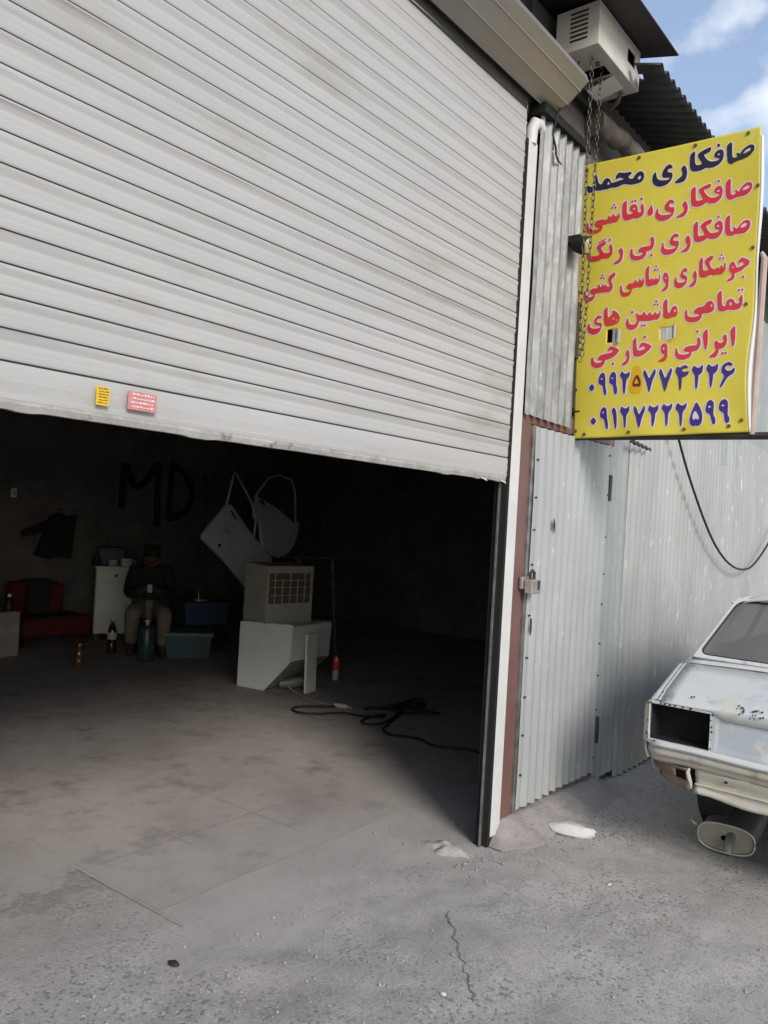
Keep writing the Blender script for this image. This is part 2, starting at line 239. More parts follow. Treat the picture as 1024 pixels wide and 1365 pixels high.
LETTERS = [(1,[(778,3414),(755,3403),(755,3378),(760,3331),(766,3311),(784,3303),(796,3311),(813,3314),(830,3315),(851,3319),(871,3330),(883,3347),(884,3363),(875,3374),(861,3377),(846,3372),(828,3360),(822,3349),(817,3343),(805,3355),(801,3349),(808,3336),(802,3330),(787,3332),(782,3344),(780,3381)],[[(829,3340),(841,3355),(857,3362),(868,3360),(866,3349),(850,3342)]]),
(1,[(604,3413),(580,3398),(580,3358),(583,3325),(596,3310),(621,3305),(644,3307),(661,3315),(679,3308),(701,3308),(723,3317),(737,3332),(743,3353),(741,3377),(730,3388),(717,3389),(704,3383),(696,3369),(699,3357),(712,3349),(723,3346),(722,3340),(704,3336),(682,3340),(668,3348),(654,3367),(647,3380),(653,3383),(679,3389),(682,3414),(652,3407),(621,3396),(617,3382),(627,3364),(640,3343),(638,3336),(615,3336),(606,3348),(604,3381)],[[(711,3367),(718,3372),(725,3368),(724,3362),(716,3362)]]),
(1,[(715,3422),(725,3409),(716,3400),(706,3413)],[]),
(1,[(550,3353),(563,3341),(570,3319),(570,3293),(562,3273),(546,3265),(511,3268),(513,3277),(531,3290),(546,3300),(548,3314),(538,3335)],[]),
(1,[(498,3356),(482,3374),(461,3366),(446,3341),(444,3323),(452,3309),(472,3305),(488,3303),(479,3294),(456,3295),(431,3302),(419,3314),(415,3334),(411,3350),(400,3339),(395,3314),(398,3297),(411,3278),(431,3267),(455,3266),(478,3273),(495,3292),(499,3315),(494,3328),(477,3331),(471,3339),(476,3351),(490,3348)],[]),
(1,[(341,3368),(353,3347),(352,3323),(339,3309),(310,3306),(280,3308),(259,3316),(244,3319),(224,3311),(199,3309),(175,3314),(163,3308),(142,3311),(116,3309),(94,3317),(77,3307),(55,3310),(46,3323),(46,3343),(53,3350),(67,3339),(83,3341),(90,3354),(85,3386),(89,3405),(98,3393)
,(105,3361),(114,3344),(127,3342),(134,3358),(149,3372),(167,3365),(175,3349),(179,3338),(197,3339),(217,3342),(242,3344),(247,3348),(221,3359),(206,3352),(200,3353),(204,3375),(215,3387),(246,3378),(286,3377),(284,3362),(269,3356),(273,3343),(293,3336),(302,3353),(321,3369)],[[(318,3335),(329,3347),(337,3343),(335,3329),(326,3326)],[(155,3336),(163,3349),(171,3342),(169,3330)]]),
(2,[(782,3237),(760,3224),(759,3188),(764,3146),(778,3130),(797,3130),(814,3136),(839,3135),(860,3138),(878,3154),(884,3175),(880,3189),(870,3197),(855,3197),(837,3185),(827,3171),(823,3161),(815,3165),(810,3177),(804,3174),(808,3159),(802,3152),(790,3152),(785,3164),(783,3201)],[[(836,3165),(848,3178),(862,3183),(873,3177),(867,3167),(850,3164)]]),
(2,[(616,3233),(594,3222),(595,3189),(598,3146),(610,3130),(635,3125),(657,3130),(672,3141),(689,3130),(713,3128),(734,3138),(746,3158),(748,3185),(739,3208),(726,3212),(711,3204),(705,3190),(710,3177),(724,3170),(733,3168),(729,3160),(709,3157),(689,3160),(673,3175),(656,3200),(660,3206),(689,3209),(691,3231),(661,3226),(635,3216),(631,3202),(641,3187),(654,3161),(649,3157),(629,3155),(620,3165),(618,3203)],[[(719,3187),(727,3192),(734,3187),(732,3182),(723,3181)]]),
(2,[(724,3243),(733,3232),(725,3224),(717,3235)],[]),
(2,[(569,3172),(581,3150),(585,3126),(580,3103),(565,3090),(530,3088),(527,3093),(550,3107),(565,3118),(566,3134),(555,3148),(559,3159)],[]),
(2,[(518,3170),(504,3190),(485,3188),(469,3170),(466,3149),(476,3134),(495,3126),(507,3122),(498,3114),(470,3115),(446,3121),(437,3133),(435,3160),(428,3152),(421,3126),(424,3109),(438,3094),(462,3086),(488,3089),(511,3105),(519,3132),(515,3149),(496,3149),(489,3159),(495,3172),(510,3167)],[]),
(2,[(406,3189),(402,3173),(410,3153),(410,3131),(398,3125),(383,3129),(381,3148),(388,3164),(397,3177)],[]),
(2,[(269,3231),(245,3216),(248,3174),(252,3139),(262,3124),(288,3121),(305,3129),(330,3123),(354,3129),(364,3149),(361,3181),(352,3200),(346,3191),(342,3180),(349,3164),(349,3154),(338,3152),(332,3157),(329,3180),(320,3198),(304,3203),(291,3196),(286,3179),(295,3166),(310,3158),(293,3153),(278,3153),(272,3167),(271,3204)],[[(302,3176),(309,3184),(318,3180),(317,3171)]]),
(2,[(298,3225),(306,3215),(299,3208),(290,3218)],[]),
(2,[(314,3227),(322,3216),(315,3209),(306,3220)],[]),
(2,[(346,3232),(356,3220),(347,3212),(337,3224)],[]),
(2,[(232,3178),(237,3151),(229,3130),(212,3122),(201,3128),(192,3121),(178,3128),(168,3122),(153,3124),(145,3121),(146,3103),(134,3088)
,(108,3082),(76,3085),(57,3099),(50,3125),(57,3147),(64,3150),(68,3122),(78,3108)
,(102,3101),(128,3104),(125,3112)
,(106,3118),(99,3132)
,(104,3146),(125,3154),(151,3147),(170,3146),(174,3163),(178,3172),(183,3156),(192,3154),(197,3169),(202,3175),(207,3157),(220,3152),(227,3163)],[]),
(2,[(202,3226),(211,3216),(203,3210),(195,3219)],[]),
(2,[(193,3211),(201,3201),(194,3195),(186,3204)],[]),
(2,[(210,3210),(219,3201),(211,3194),(203,3204)],[]),
(3,[(789,3060),(768,3046),(766,3016),(770,2970),(783,2955),(802,2952),(819,2960),(844,2955),(865,2959),(881,2978),(883,3000),(877,3013),(866,3018),(850,3015),(832,2996),(824,2984),(815,2985),(811,2999),(806,2993),(808,2977),(801,2972),(792,2980),(789,3017)],[[(836,2986),(846,3000),(860,3007),(869,3002),(866,2990),(849,2984)]]),
(3,[(638,3057),(617,3043),(617,3011),(621,2966),(631,2951),(654,2949),(676,2954),(688,2964),(704,2953),(729,2952),(750,2967),(758,2995),(755,3023),(746,3037),(733,3038),(719,3027),(718,3009),(726,2998),(742,2993),(738,2985),(718,2982),(698,2985),(689,2998),(677,3019),(681,3026),(702,3032),(705,3054),(675,3049),(651,3032),(654,3018),(669,2992),(672,2980),(657,2978),(645,2978),(640,2988),(639,3021)],[[(728,3014),(735,3020),(741,3015),(740,3008),(732,3007)]]),
(3,[(734,3067),(741,3056),(734,3049),(727,3059)],[]),
(3,[(593,2994),(605,2975),(608,2952),(605,2927),(592,2910),(558,2911),(565,2919),(582,2928),(593,2943),(585,2956),(579,2968),(584,2984)],[]),
(3,[(550,2997),(534,3014),(516,3007),(503,2986),(502,2967),(512,2954),(538,2945),(529,2937),(503,2936),(484,2940),(475,2950),(473,2979),(465,2969),(460,2941),(465,2923),(484,2910),(505,2909),(530,2915),(547,2939),(551,2966),(543,2974),(527,2975),(519,2983),(526,2994),(542,2991)],[]),
(3,[(413,3018),(425,3001),(426,2972),(417,2950),(398,2944),(386,2945),(388,2931),(378,2913),(357,2904),(327,2905),(307,2917),(299,2945),(304,2968),(314,2972),(316,2944),(326,2931),(351,2926),(370,2934),(364,2942),(347,2942),(343,2955),(353,2968),(377,2971),(399,2970),(408,2978),(406,2995),(402,3005)],[]),
(3,[(413,2931),(422,2920),(415,2911),(406,2922)],[]),
(3,[(188,3046),(197,3035),(189,3026),(181,3038)],[]),
(3,[(252,2985),(264,2970),(265,2940),(257,2912),(237,2901),(214,2903),(219,2913),(241,2924),(250,2943),(247,2955),(239,2964),(243,2978)],[]),
(3,[(196,3016),(208,2989),(206,2959),(194,2944),(174,2940),(153,2944),(138,2936),(112,2933),(85,2937),(67,2954),(62,2972),(66,2991),(74,2994),(78,2972),(89,2964),(115,2961),(139,2965),(132,2981),(119,3003),(120,3015),(138,3025),(166,3035),(170,3027),(164,3011),(144,3006),(144,2994),(156,2975),(172,2967),(190,2967),(193,2981),(186,3002)],[]),
(3,[(165,3048),(170,3042),(130,3026),(121,3025),(124,3032)],[]),
(4,[(854,2844),(876,2830),(889,2821),(885,2804),(871,2795),(853,2779),(834,2773),(822,2770),(824,2754),(817,2740),(804,2736),(786,2737),(791,2745),(808,2754),(811,2770),(800,2778),(795,2795),(798,2817),(806,2828),(817,2827),(824,2813),(829,2796),(840,2797),(856,2803),(864,2811),(851,2824),(841,2812),(834,2816),(840,2833)],[[(807,2798),(812,2807),(818,2802),(818,2795)]]),
(4,[(862,2759),(869,2748),(863,2739),(855,2750)],[]),
(4,[(759,2876),(765,2868),(759,2861),(753,2870)],[]),
(4,[(752,2860),(759,2851),(752,2844),(745,2853)],[]),
(4,[(766,2859),(773,2850),(767,2844),(760,2852)],[]),
(4,[(669,2875),(654,2859),(655,2820),(658,2782),(670,2771),(694,2773),(711,2782),(725,2774),(738,2778),(749,2774),(768,2776),(779,2792),(781,2819),(776,2834),(772,2816),(773,2805),(767,2804),(760,2822),(756,2816),(757,2805),(748,2804),(742,2814),(738,2810),(738,2803),(725,2804),(714,2811),(702,2836),(706,2844),(720,2856),(720,2874),(698,2868),(680,2855),(684,2836),(701,2808),(697,2802),(679,2802),(673,2810),(672,2845)],[]),
(4,[(636,2813),(645,2796),(646,2765),(640,2739),(629,2732),(606,2734),(617,2746),(632,2760),(634,2772),(626,2782),(628,2800)],[]),
(4,[(600,2818),(590,2833),(576,2826),(566,2807),(565,2791),(574,2779),(593,2773),(589,2764),(573,2759),(554,2763),(548,2774),(546,2796),(540,2789),(535,2767),(539,2745),(556,2733),(579,2735),(594,2749),(601,2772),(599,2788),(585,2795),(578,2803),(582,2816),(596,2807)],[]),
(4,[(491,2825),(506,2808),(509,2780),(508,2747),(496,2729),(472,2728),(479,2739),(492,2751),(496,2767),(481,2779),(479,2803),(481,2819)],[[(488,2794),(493,2801),(498,2793),(494,2787)]]),
(4,[(406,2873),(388,2854),(388,2815),(393,2774),(403,2762),(423,2763),(437,2768),(451,2764),(462,2781),(465,2805),(463,2819),(458,2803),(457,2794),(449,2794),(443,2805),(439,2796),(430,2794),(423,2808),(418,2796),(410,2798),(406,2813),(406,2851)],[]),
(4,[(442,2867),(448,2859),(443,2853),(436,2861)],[]),
(4,[(436,2852),(443,2842),(437,2835),(430,2844)],[]),
(4,[(449,2851),(456,2842),(450,2835),(443,2844)],[]),
(4,[(159,2861),(166,2853),(159,2846),(152,2855)],[]),
(4,[(152,2848),(159,2839),(153,2832),(145,2841)],[]),
(4,[(167,2846),(174,2837),(168,2830),(161,2839)],[]),
(4,[(380,2818),(383,2792),(379,2769),(365,2762),(350,2768),(335,2764),(321,2764),(321,2747),(310,2729),(285,2724),(265,2734),(256,2760),(259,2787),(266,2789),(270,2761),(279,2748),(296,2745),(316,2753),(308,2761),(293,2765),(292,2780),(304,2791),(329,2789),(335,2806),(341,2810),(344,2793),(353,2790),(357,2808),(363,2807),(368,2794),(375,2800)],[]),
(4,[(229,2862),(228,2838),(211,2828),(207,2819),(218,2795),(218,2775),(205,2760),(184,2760),(163,2762),(143,2761),(122,2762),(122,2745),(111,2727),(87,2720),(65,2730),(56,2756),(57,2781),(66,2785),(70,2757),(80,2746)
,(101,2746),(116,2754)
,(103,2763),(90,2769),(94,2784)
,(109,2792),(133,2787),(137,2806),(142,2813),(148,2794),(157,2793),(160,2809),(166,2807),(172,2791),(179,2808),(188,2789),(198,2788),(201,2797),(191,2818),(192,2840),(207,2853)],[]),
(5,[(767,2699),(748,2683),(748,2652),(753,2605),(764,2594),(786,2594),(799,2600),(812,2597),(833,2594),(854,2598),(863,2615),(865,2642),(861,2667),(855,2661),(846,2648),(850,2632),(850,2626),(836,2623),(829,2633),(822,2647),(807,2652),(792,2644),(791,2628),(787,2617),(776,2619),(771,2631),(769,2667)],[[(804,2627),(809,2637),(816,2632),(817,2621),(811,2615)]]),
(5,[(846,2695),(853,2686),(846,2679),(839,2688)],[]),
(5,[(860,2696),(867,2687),(861,2680),(854,2689)],[]),
(5,[(718,2654),(732,2642),(737,2621),(734,2603),(717,2594),(694,2594),(678,2593),(679,2577),(667,2560),(639,2554),(611,2561),(597,2577),(595,2605),(601,2623),(608,2620),(608,2597),(617,2585),(642,2582),(668,2585),(663,2593),(645,2597),(638,2605),(644,2620),(666,2629),(688,2630),(694,2640),(703,2650)],[[(717,2626),(721,2637),(727,2629),(726,2620)]]),
(5,[(506,2693),(487,2676),(486,2641),(491,2600),(501,2590),(524,2589),(540,2595),(554,2593),(561,2611),(559,2635),(549,2649),(535,2647),(527,2634),(523,2615),(516,2613),(511,2624),(508,2662)],[[(541,2620),(546,2632),(553,2626),(551,2617)]]),
(5,[(473,2640),(477,2614),(470,2593),(456,2587),(444,2591),(432,2586),(413,2587),(396,2587),(384,2590),(367,2590),(363,2568),(350,2551),(327,2548),(307,2557),(298,2580),(302,2606),(311,2613),(314,2588),(326,2575),(346,2575),(357,2588),(355,2608),(348,2628),(354,2637),(363,2621),(382,2622),(391,2638),(397,2632),(399,2620),(412,2616),(420,2634),(426,2626),(431,2616),(440,2615),(447,2631),(453,2623),(460,2615),(468,2619)],[]),
(5,[(451,2690),(459,2681),(452,2674),(443,2683)],[]),
(5,[(443,2674),(451,2665),(444,2658),(436,2667)],[]),
(5,[(459,2673),(466,2664),(460,2657),(452,2666)],[]),
(5,[(328,2649),(338,2639),(329,2630),(320,2641)],[]),
(5,[(385,2574),(393,2564),(386,2557),(378,2566)],[]),
(5,[(399,2574),(408,2565),(400,2557),(392,2566)],[]),
(5,[(196,2687),(175,2669),(178,2627),(184,2589),(200,2579),(225,2583),(240,2584),(260,2594),(266,2615),(260,2638),(244,2652),(228,2661),(221,2657),(224,2647),(210,2629),(202,2622),(198,2645)],[[(224,2615),(233,2627),(240,2620),(236,2611)],[(244,2608),(251,2617),(257,2606),(249,2602)]]),
(5,[(171,2628),(155,2644),(137,2639),(125,2618),(126,2600),(139,2591),(163,2584),(156,2575),(127,2574)
,(109,2580)
,(102,2595),(99,2611),(90,2599),(88,2574),(97,2553),(124,2541),(150,2546),(165,2562),(171,2588),(168,2603),(149,2603),(138,2611),(143,2623),(161,2626)],[]),
(6,[(835,2521),(816,2502),(819,2468),(825,2431),(831,2417),(838,2430),(840,2466),(838,2506)],[]),
(6,[(794,2484),(802,2472),(803,2442),(795,2423),(780,2415),(767,2414),(766,2396),(758,2378),(745,2374),(722,2376),(727,2385),(746,2400),(754,2413),(747,2427),(745,2447),(752,2460),(761,2448),(772,2441),(785,2446),(788,2455),(781,2467),(786,2478)],[]),
(6,[(785,2400),(793,2391),(786,2383),(778,2392)],[]),
(6,[(799,2400),(807,2392),(800,2384),(793,2393)],[]),
(6,[(661,2518),(670,2508),(662,2499),(654,2509)],[]),
(6,[(707,2519),(688,2501),(690,2466),(699,2424),(705,2412),(711,2425),(714,2464),(711,2505)],[]),
(6,[(669,2484),(679,2467),(680,2440),(670,2420),(655,2412),(639,2412),(638,2392),(621,2378),(594,2373),(568,2382),(558,2404),(559,2432),(567,2440),(571,2414),(581,2403),(608,2399),(631,2405),(626,2412),(605,2414),(599,2423),(606,2437),(631,2442),(658,2442),(666,2450),(661,2464),(663,2476)],[]),
(6,[(503,2468),(518,2456),(522,2425),(521,2392),(508,2372),(477,2373),(482,2381),(502,2394),(509,2405),(492,2414),(485,2433),(486,2457)],[[(495,2437),(501,2445),(507,2440),(505,2433)]]),
(6,[(359,2512),(340,2493),(342,2455),(346,2416),(360,2406),(389,2408),(410,2420),(431,2438),(442,2456),(425,2467),(395,2480),(381,2473),(375,2452),(383,2449),(394,2460),(411,2450),(397,2440),(375,2437),(365,2446),(361,2472)],[]),
(6,[(402,2516),(411,2505),(403,2495),(393,2506)],[]),
(6,[(243,2389),(252,2379),(244,2370),(235,2380)],[]),
(6,[(318,2450),(329,2432),(330,2398),(322,2377),(308,2366),(287,2367),(292,2376),(311,2392),(318,2408),(307,2421),(309,2438)],[]),
(6,[(226,2474),(252,2465),(274,2448),(264,2432),(245,2414),(220,2405),(200,2403),(198,2383),(181,2365),(155,2361),(129,2371),(120,2394),(121,2419),(132,2425),(136,2403),(149,2389),(174,2391),(187,2396),(179,2402),(161,2402),(159,2416),(170,2430),(198,2435),(226,2438),(241,2444),(227,2455),(215,2446),(208,2446),(214,2466)],[]),
(7,[(816,2350),(832,2341),(836,2330),(827,2328),(810,2332),(802,2325),(800,2317),(812,2305),(829,2306),(843,2320),(847,2311),(842,2291),(825,2283),(809,2267),(790,2230),(780,2226),(783,2241),(796,2274),(798,2285),(784,2302),(783,2318),(791,2338)],[]),
(7,[(766,2348),(768,2323),(762,2303),(747,2295),(747,2266),(742,2234),(738,2225),(733,2240),(729,2294),(716,2313),(713,2327),(723,2347),(730,2340),(737,2332),(748,2332),(756,2336)],[]),
(7,[(696,2347),(698,2324),(694,2303),(679,2295),(678,2266),(676,2234),(671,2221),(665,2234),(661,2294),(649,2309),(644,2323),(654,2344),(663,2335),(673,2329),(684,2332)],[]),
(7,[(575,2345),(587,2334),(595,2342),(611,2349),(626,2340),(626,2331),(610,2332),(597,2326),(599,2318),(611,2312),(632,2319),(629,2301),(616,2290),(599,2288),(600,2256),(598,2229),(594,2220),(589,2231),(582,2290),(567,2314),(566,2326)],[]),
(7,[(545,2344),(551,2318),(535,2274),(525,2233),(520,2219),(513,2233),(499,2281),(483,2315),(491,2343),(504,2318),(518,2282),(528,2314)],[]),
(7,[(464,2344),(470,2318),(454,2279),(445,2227),(439,2218),(434,2238),(421,2281),(404,2316),(410,2341),(423,2321),(437,2287),(450,2317)],[]),
(9,[(375,2317),(388,2297),(397,2273),(395,2254),(383,2251),(374,2256),(364,2251),(354,2259),(354,2278),(363,2301)],[[(373,2298),(384,2279),(385,2266),(378,2265),(374,2270),(366,2265),(362,2270),(366,2287)]])
,(10,[(350,2362),(393,2357),(410,2215),(336,2219),(346,2315)],[]),
(7,[(337,2339),(336,2308),(322,2294),(319,2268),(318,2224),(312,2214),(304,2235),(300,2293),(286,2311),(285,2321),(294,2340),(303,2327),(315,2321),(329,2328)],[]),
(7,[(252,2338),(263,2327),(267,2290),(268,2266),(276,2246),(274,2222),(269,2215),(258,2227),(251,2267),(232,2278),(228,2295),(232,2322),(242,2336)],[[(238,2304),(245,2310),(251,2304),(245,2299)]]),
(7,[(196,2337),(205,2324),(209,2284),(210,2259),(218,2239),(216,2212),(202,2225),(195,2268),(173,2276),(169,2296),(173,2321),(184,2335)],[[(180,2303),(187,2310),(194,2303),(188,2299)]]),
(7,[(134,2283),(153,2259),(135,2237),(117,2260)],[]),
(8,[(810,2171),(823,2158),(825,2127),(824,2096),(836,2077),(833,2055),(820,2053),(811,2069),(807,2105),(787,2113),(781,2131),(787,2160),(799,2169)],[[(792,2139),(800,2146),(809,2140),(802,2135)]]),
(8,[(745,2170),(758,2157),(759,2125),(759,2096),(772,2075),(770,2046),(756,2053),(745,2098),(724,2108),(720,2126),(725,2156),(734,2168)],[[(731,2135),(738,2143),(747,2135),(740,2131)]]),
(8,[(675,2166),(692,2141),(707,2106),(709,2072),(703,2050),(686,2043),(680,2049),(668,2042),(652,2053),(647,2074),(655,2113),(663,2133)],[[(673,2124),(690,2098),(695,2082),(686,2074),(678,2083),(669,2073),(660,2083),(662,2103)]]),
(8,[(630,2166),(630,2137),(612,2114),(612,2071),(608,2041),(601,2052),(597,2108),(578,2130),(577,2139),(587,2164),(597,2152),(608,2147),(622,2151)],[]),
(8,[(560,2165),(561,2137),(543,2112),(543,2068),(538,2040),(531,2059),(527,2111),(511,2132),(509,2144),(520,2162),(527,2150),(541,2147),(554,2154)],[]),
(8,[(493,2161),(493,2128),(479,2112),(479,2075),(472,2039),(464,2056),(460,2111),(443,2128),(442,2137),(449,2158),(457,2147),(471,2142),(485,2150)],[]),
(8,[(422,2160),(428,2133),(414,2095),(407,2048),(400,2038),(394,2053),(380,2101),(366,2133),(371,2159),(385,2137),(397,2106),(409,2131)],[]),
(8,[(345,2160),(346,2127),(330,2108),(331,2060),(328,2037),(320,2050),(315,2104),(298,2124),(296,2136),(305,2158),(313,2147),(326,2142),(338,2149)],[]),
(8,[(261,2155),(275,2137),(281,2100),(281,2051),(276,2034),(268,2056),(260,2110),(250,2133)],[]),
(8,[(211,2157),(224,2143),(228,2097),(234,2072),(235,2035),(221,2043),(212,2092),(192,2098),(188,2120),(194,2145)],[[(199,2126),(205,2132),(212,2126),(206,2120)]]),
(8,[(154,2105),(173,2083),(156,2058),(134,2082)],[])]
# ------------------------------------------------------------------ setting: ground, garage floor
def ground_mat():
    m=bpy.data.materials.new('dusty_gravel_concrete'); m.use_nodes=True; t=m.node_tree; n=t.nodes; l=t.links; b=n['Principled BSDF']; b.inputs['Roughness'].default_value=.95; b.inputs['Specular IOR Level'].default_value=.2
    tc=n.new('ShaderNodeTexCoord')
    def noise(s,d=8,ro=.65):
        k=n.new('ShaderNodeTexNoise'); k.inputs['Scale'].default_value=s; k.inputs['Detail'].default_value=d; k.inputs['Roughness'].default_value=ro; l.new(tc.outputs['Object'],k.inputs['Vector']); return k.outputs['Fac']
    def rng_(src,a,c,lo=0,hi=1):
        r=n.new('ShaderNodeMapRange'); r.inputs[1].default_value=a; r.inputs[2].default_value=c; r.inputs[3].default_value=lo; r.inputs[4].default_value=hi; l.new(src,r.inputs[0]); return r.outputs[0]
    def mix(f,a,c):
        x=n.new('ShaderNodeMix'); x.data_type='RGBA'; l.new(f,x.inputs[0])
        for i,q in ((6,a),(7,c)):
            if isinstance(q,tuple): x.inputs[i].default_value=(*q,1)
            else: l.new(q,x.inputs[i])
        return x.outputs[2]
    c=mix(rng_(noise(1.3),.35,.65),(.355,.333,.309),(.43,.406,.378))
    c=mix(rng_(noise(9),.5,.72,0,.7),c,(.28,.268,.255))
    c=mix(rng_(noise(4.3),.55,.75,0,.6),c,(.45,.435,.41))
    v=n.new('ShaderNodeTexVoronoi'); v.inputs['Scale'].default_value=95; v.inputs['Randomness'].default_value=1; l.new(tc.outputs['Object'],v.inputs['Vector'])
    sp=n.new('ShaderNodeSeparateColor'); l.new(v.outputs['Color'],sp.inputs[0])
    g=noise(2.1,5)
    mu=n.new('ShaderNodeMath'); mu.operation='MULTIPLY'; l.new(rng_(sp.outputs[0],.76,.88),mu.inputs[0]); l.new(rng_(g,.42,.6,.15,.75),mu.inputs[1])
    c=mix(rng_(noise(150,3,.5),.54,.68,0,.45),c,(.18,.172,.163))
    c=mix(rng_(noise(90,3,.5),.58,.70,0,.45),c,(.52,.50,.475))
    c=mix(mu.outputs[0],c,(.17,.163,.155))
    mu2=n.new('ShaderNodeMath'); mu2.operation='MULTIPLY'; l.new(rng_(sp.outputs[1],.86,.94),mu2.inputs[0]); l.new(rng_(g,.45,.6,.1,.8),mu2.inputs[1])
    c=mix(mu2.outputs[0],c,(.47,.455,.43))
    sx=n.new('ShaderNodeSeparateXYZ'); l.new(tc.outputs['Object'],sx.inputs[0])
    def m2(op,p,q):
        k=n.new('ShaderNodeMath'); k.operation=op
        for i,v in ((0,p),(1,q)):
            if isinstance(v,(int,float)): k.inputs[i].default_value=v
            else: l.new(v,k.inputs[i])
        return k.outputs[0]
    wob=m2('MULTIPLY',m2('SUBTRACT',noise(2.6,6),.5),1.1)
    sm=m2('MULTIPLY',rng_(m2('ADD',sx.outputs[1],wob),1.75,2.2),rng_(m2('ADD',sx.outputs[0],wob),1.55,2.2))
    smc=mix(rng_(noise(2.7,9),.4,.62),(.405,.382,.357),(.35,.331,.31))
    smc=mix(rng_(noise(14,6),.58,.74,0,.7),smc,(.45,.435,.415))
    c=mix(m2('MULTIPLY',sm,.85),c,smc)
    c=mix(rng_(noise(.9,7,.6),.56,.70,0,.55),c,(.225,.212,.20))
    c=mix(rng_(noise(.55,9,.7),.60,.68,0,.45),c,(.17,.158,.148))
    l.new(c,b.inputs['Base Color'])
    rough_=m2('SUBTRACT',1.0,m2('MULTIPLY',sm,.7))
    ad=n.new('ShaderNodeMath'); ad.operation='ADD'; l.new(noise(130,8,.8),ad.inputs[0])
    v2=n.new('ShaderNodeTexVoronoi'); v2.inputs['Scale'].default_value=46; l.new(tc.outputs['Object'],v2.inputs['Vector'])
    r=m2('ADD',rng_(v.outputs['Distance'],0,.6,.30,0),rng_(v2.outputs['Distance'],0,.30,.10,0)); l.new(r,ad.inputs[1])
    bp=n.new('ShaderNodeBump'); bp.inputs['Distance'].default_value=.010; l.new(m2('MULTIPLY',rough_,.42),bp.inputs['Strength']); l.new(ad.outputs[0],bp.inputs['Height']); l.new(bp.outputs[0],b.inputs['Normal'])
    return m
M['ground']=ground_mat()
def ground_h(X,Y):
    near=np.clip((2.35-Y)/.5,0,1)
    rough=np.clip((2.3-X)/1.5,0,1)*np.clip((2.3-Y)/.6,0,1)*.8+.22
    h=(fbm(X*2.2,Y*2.2,3,5)-.45)*.05+(fbm(X*9,Y*9,4,9)-.47)*.055*rough+(fbm(X*30,Y*30,2,3)-.4)*.010
    h=np.minimum(h,.012+0*h)
    far=np.clip((9-np.hypot(X-2,Y))/3,0,1)
    return h*near*far-.0015-.012*np.clip((Y-2.75)/.2,0,1)
gx=np.concatenate([np.linspace(-70,-2.2,24),np.arange(-2,6.6,.03),np.linspace(6.9,70,22)])
gy=np.concatenate([np.linspace(-70,-1.4,22),np.arange(-1.2,2.6,.03),np.linspace(2.8,70,20)])
GX,GY=np.meshgrid(gx,gy,indexing='ij'); GZ=ground_h(GX,GY)
mb=MB(); mb.grid([[(GX[i,j],GY[i,j],GZ[i,j]) for j in range(len(gy))] for i in range(len(gx))])
g=mb.build('ground',M['ground'],smooth=2); g['kind']='structure'
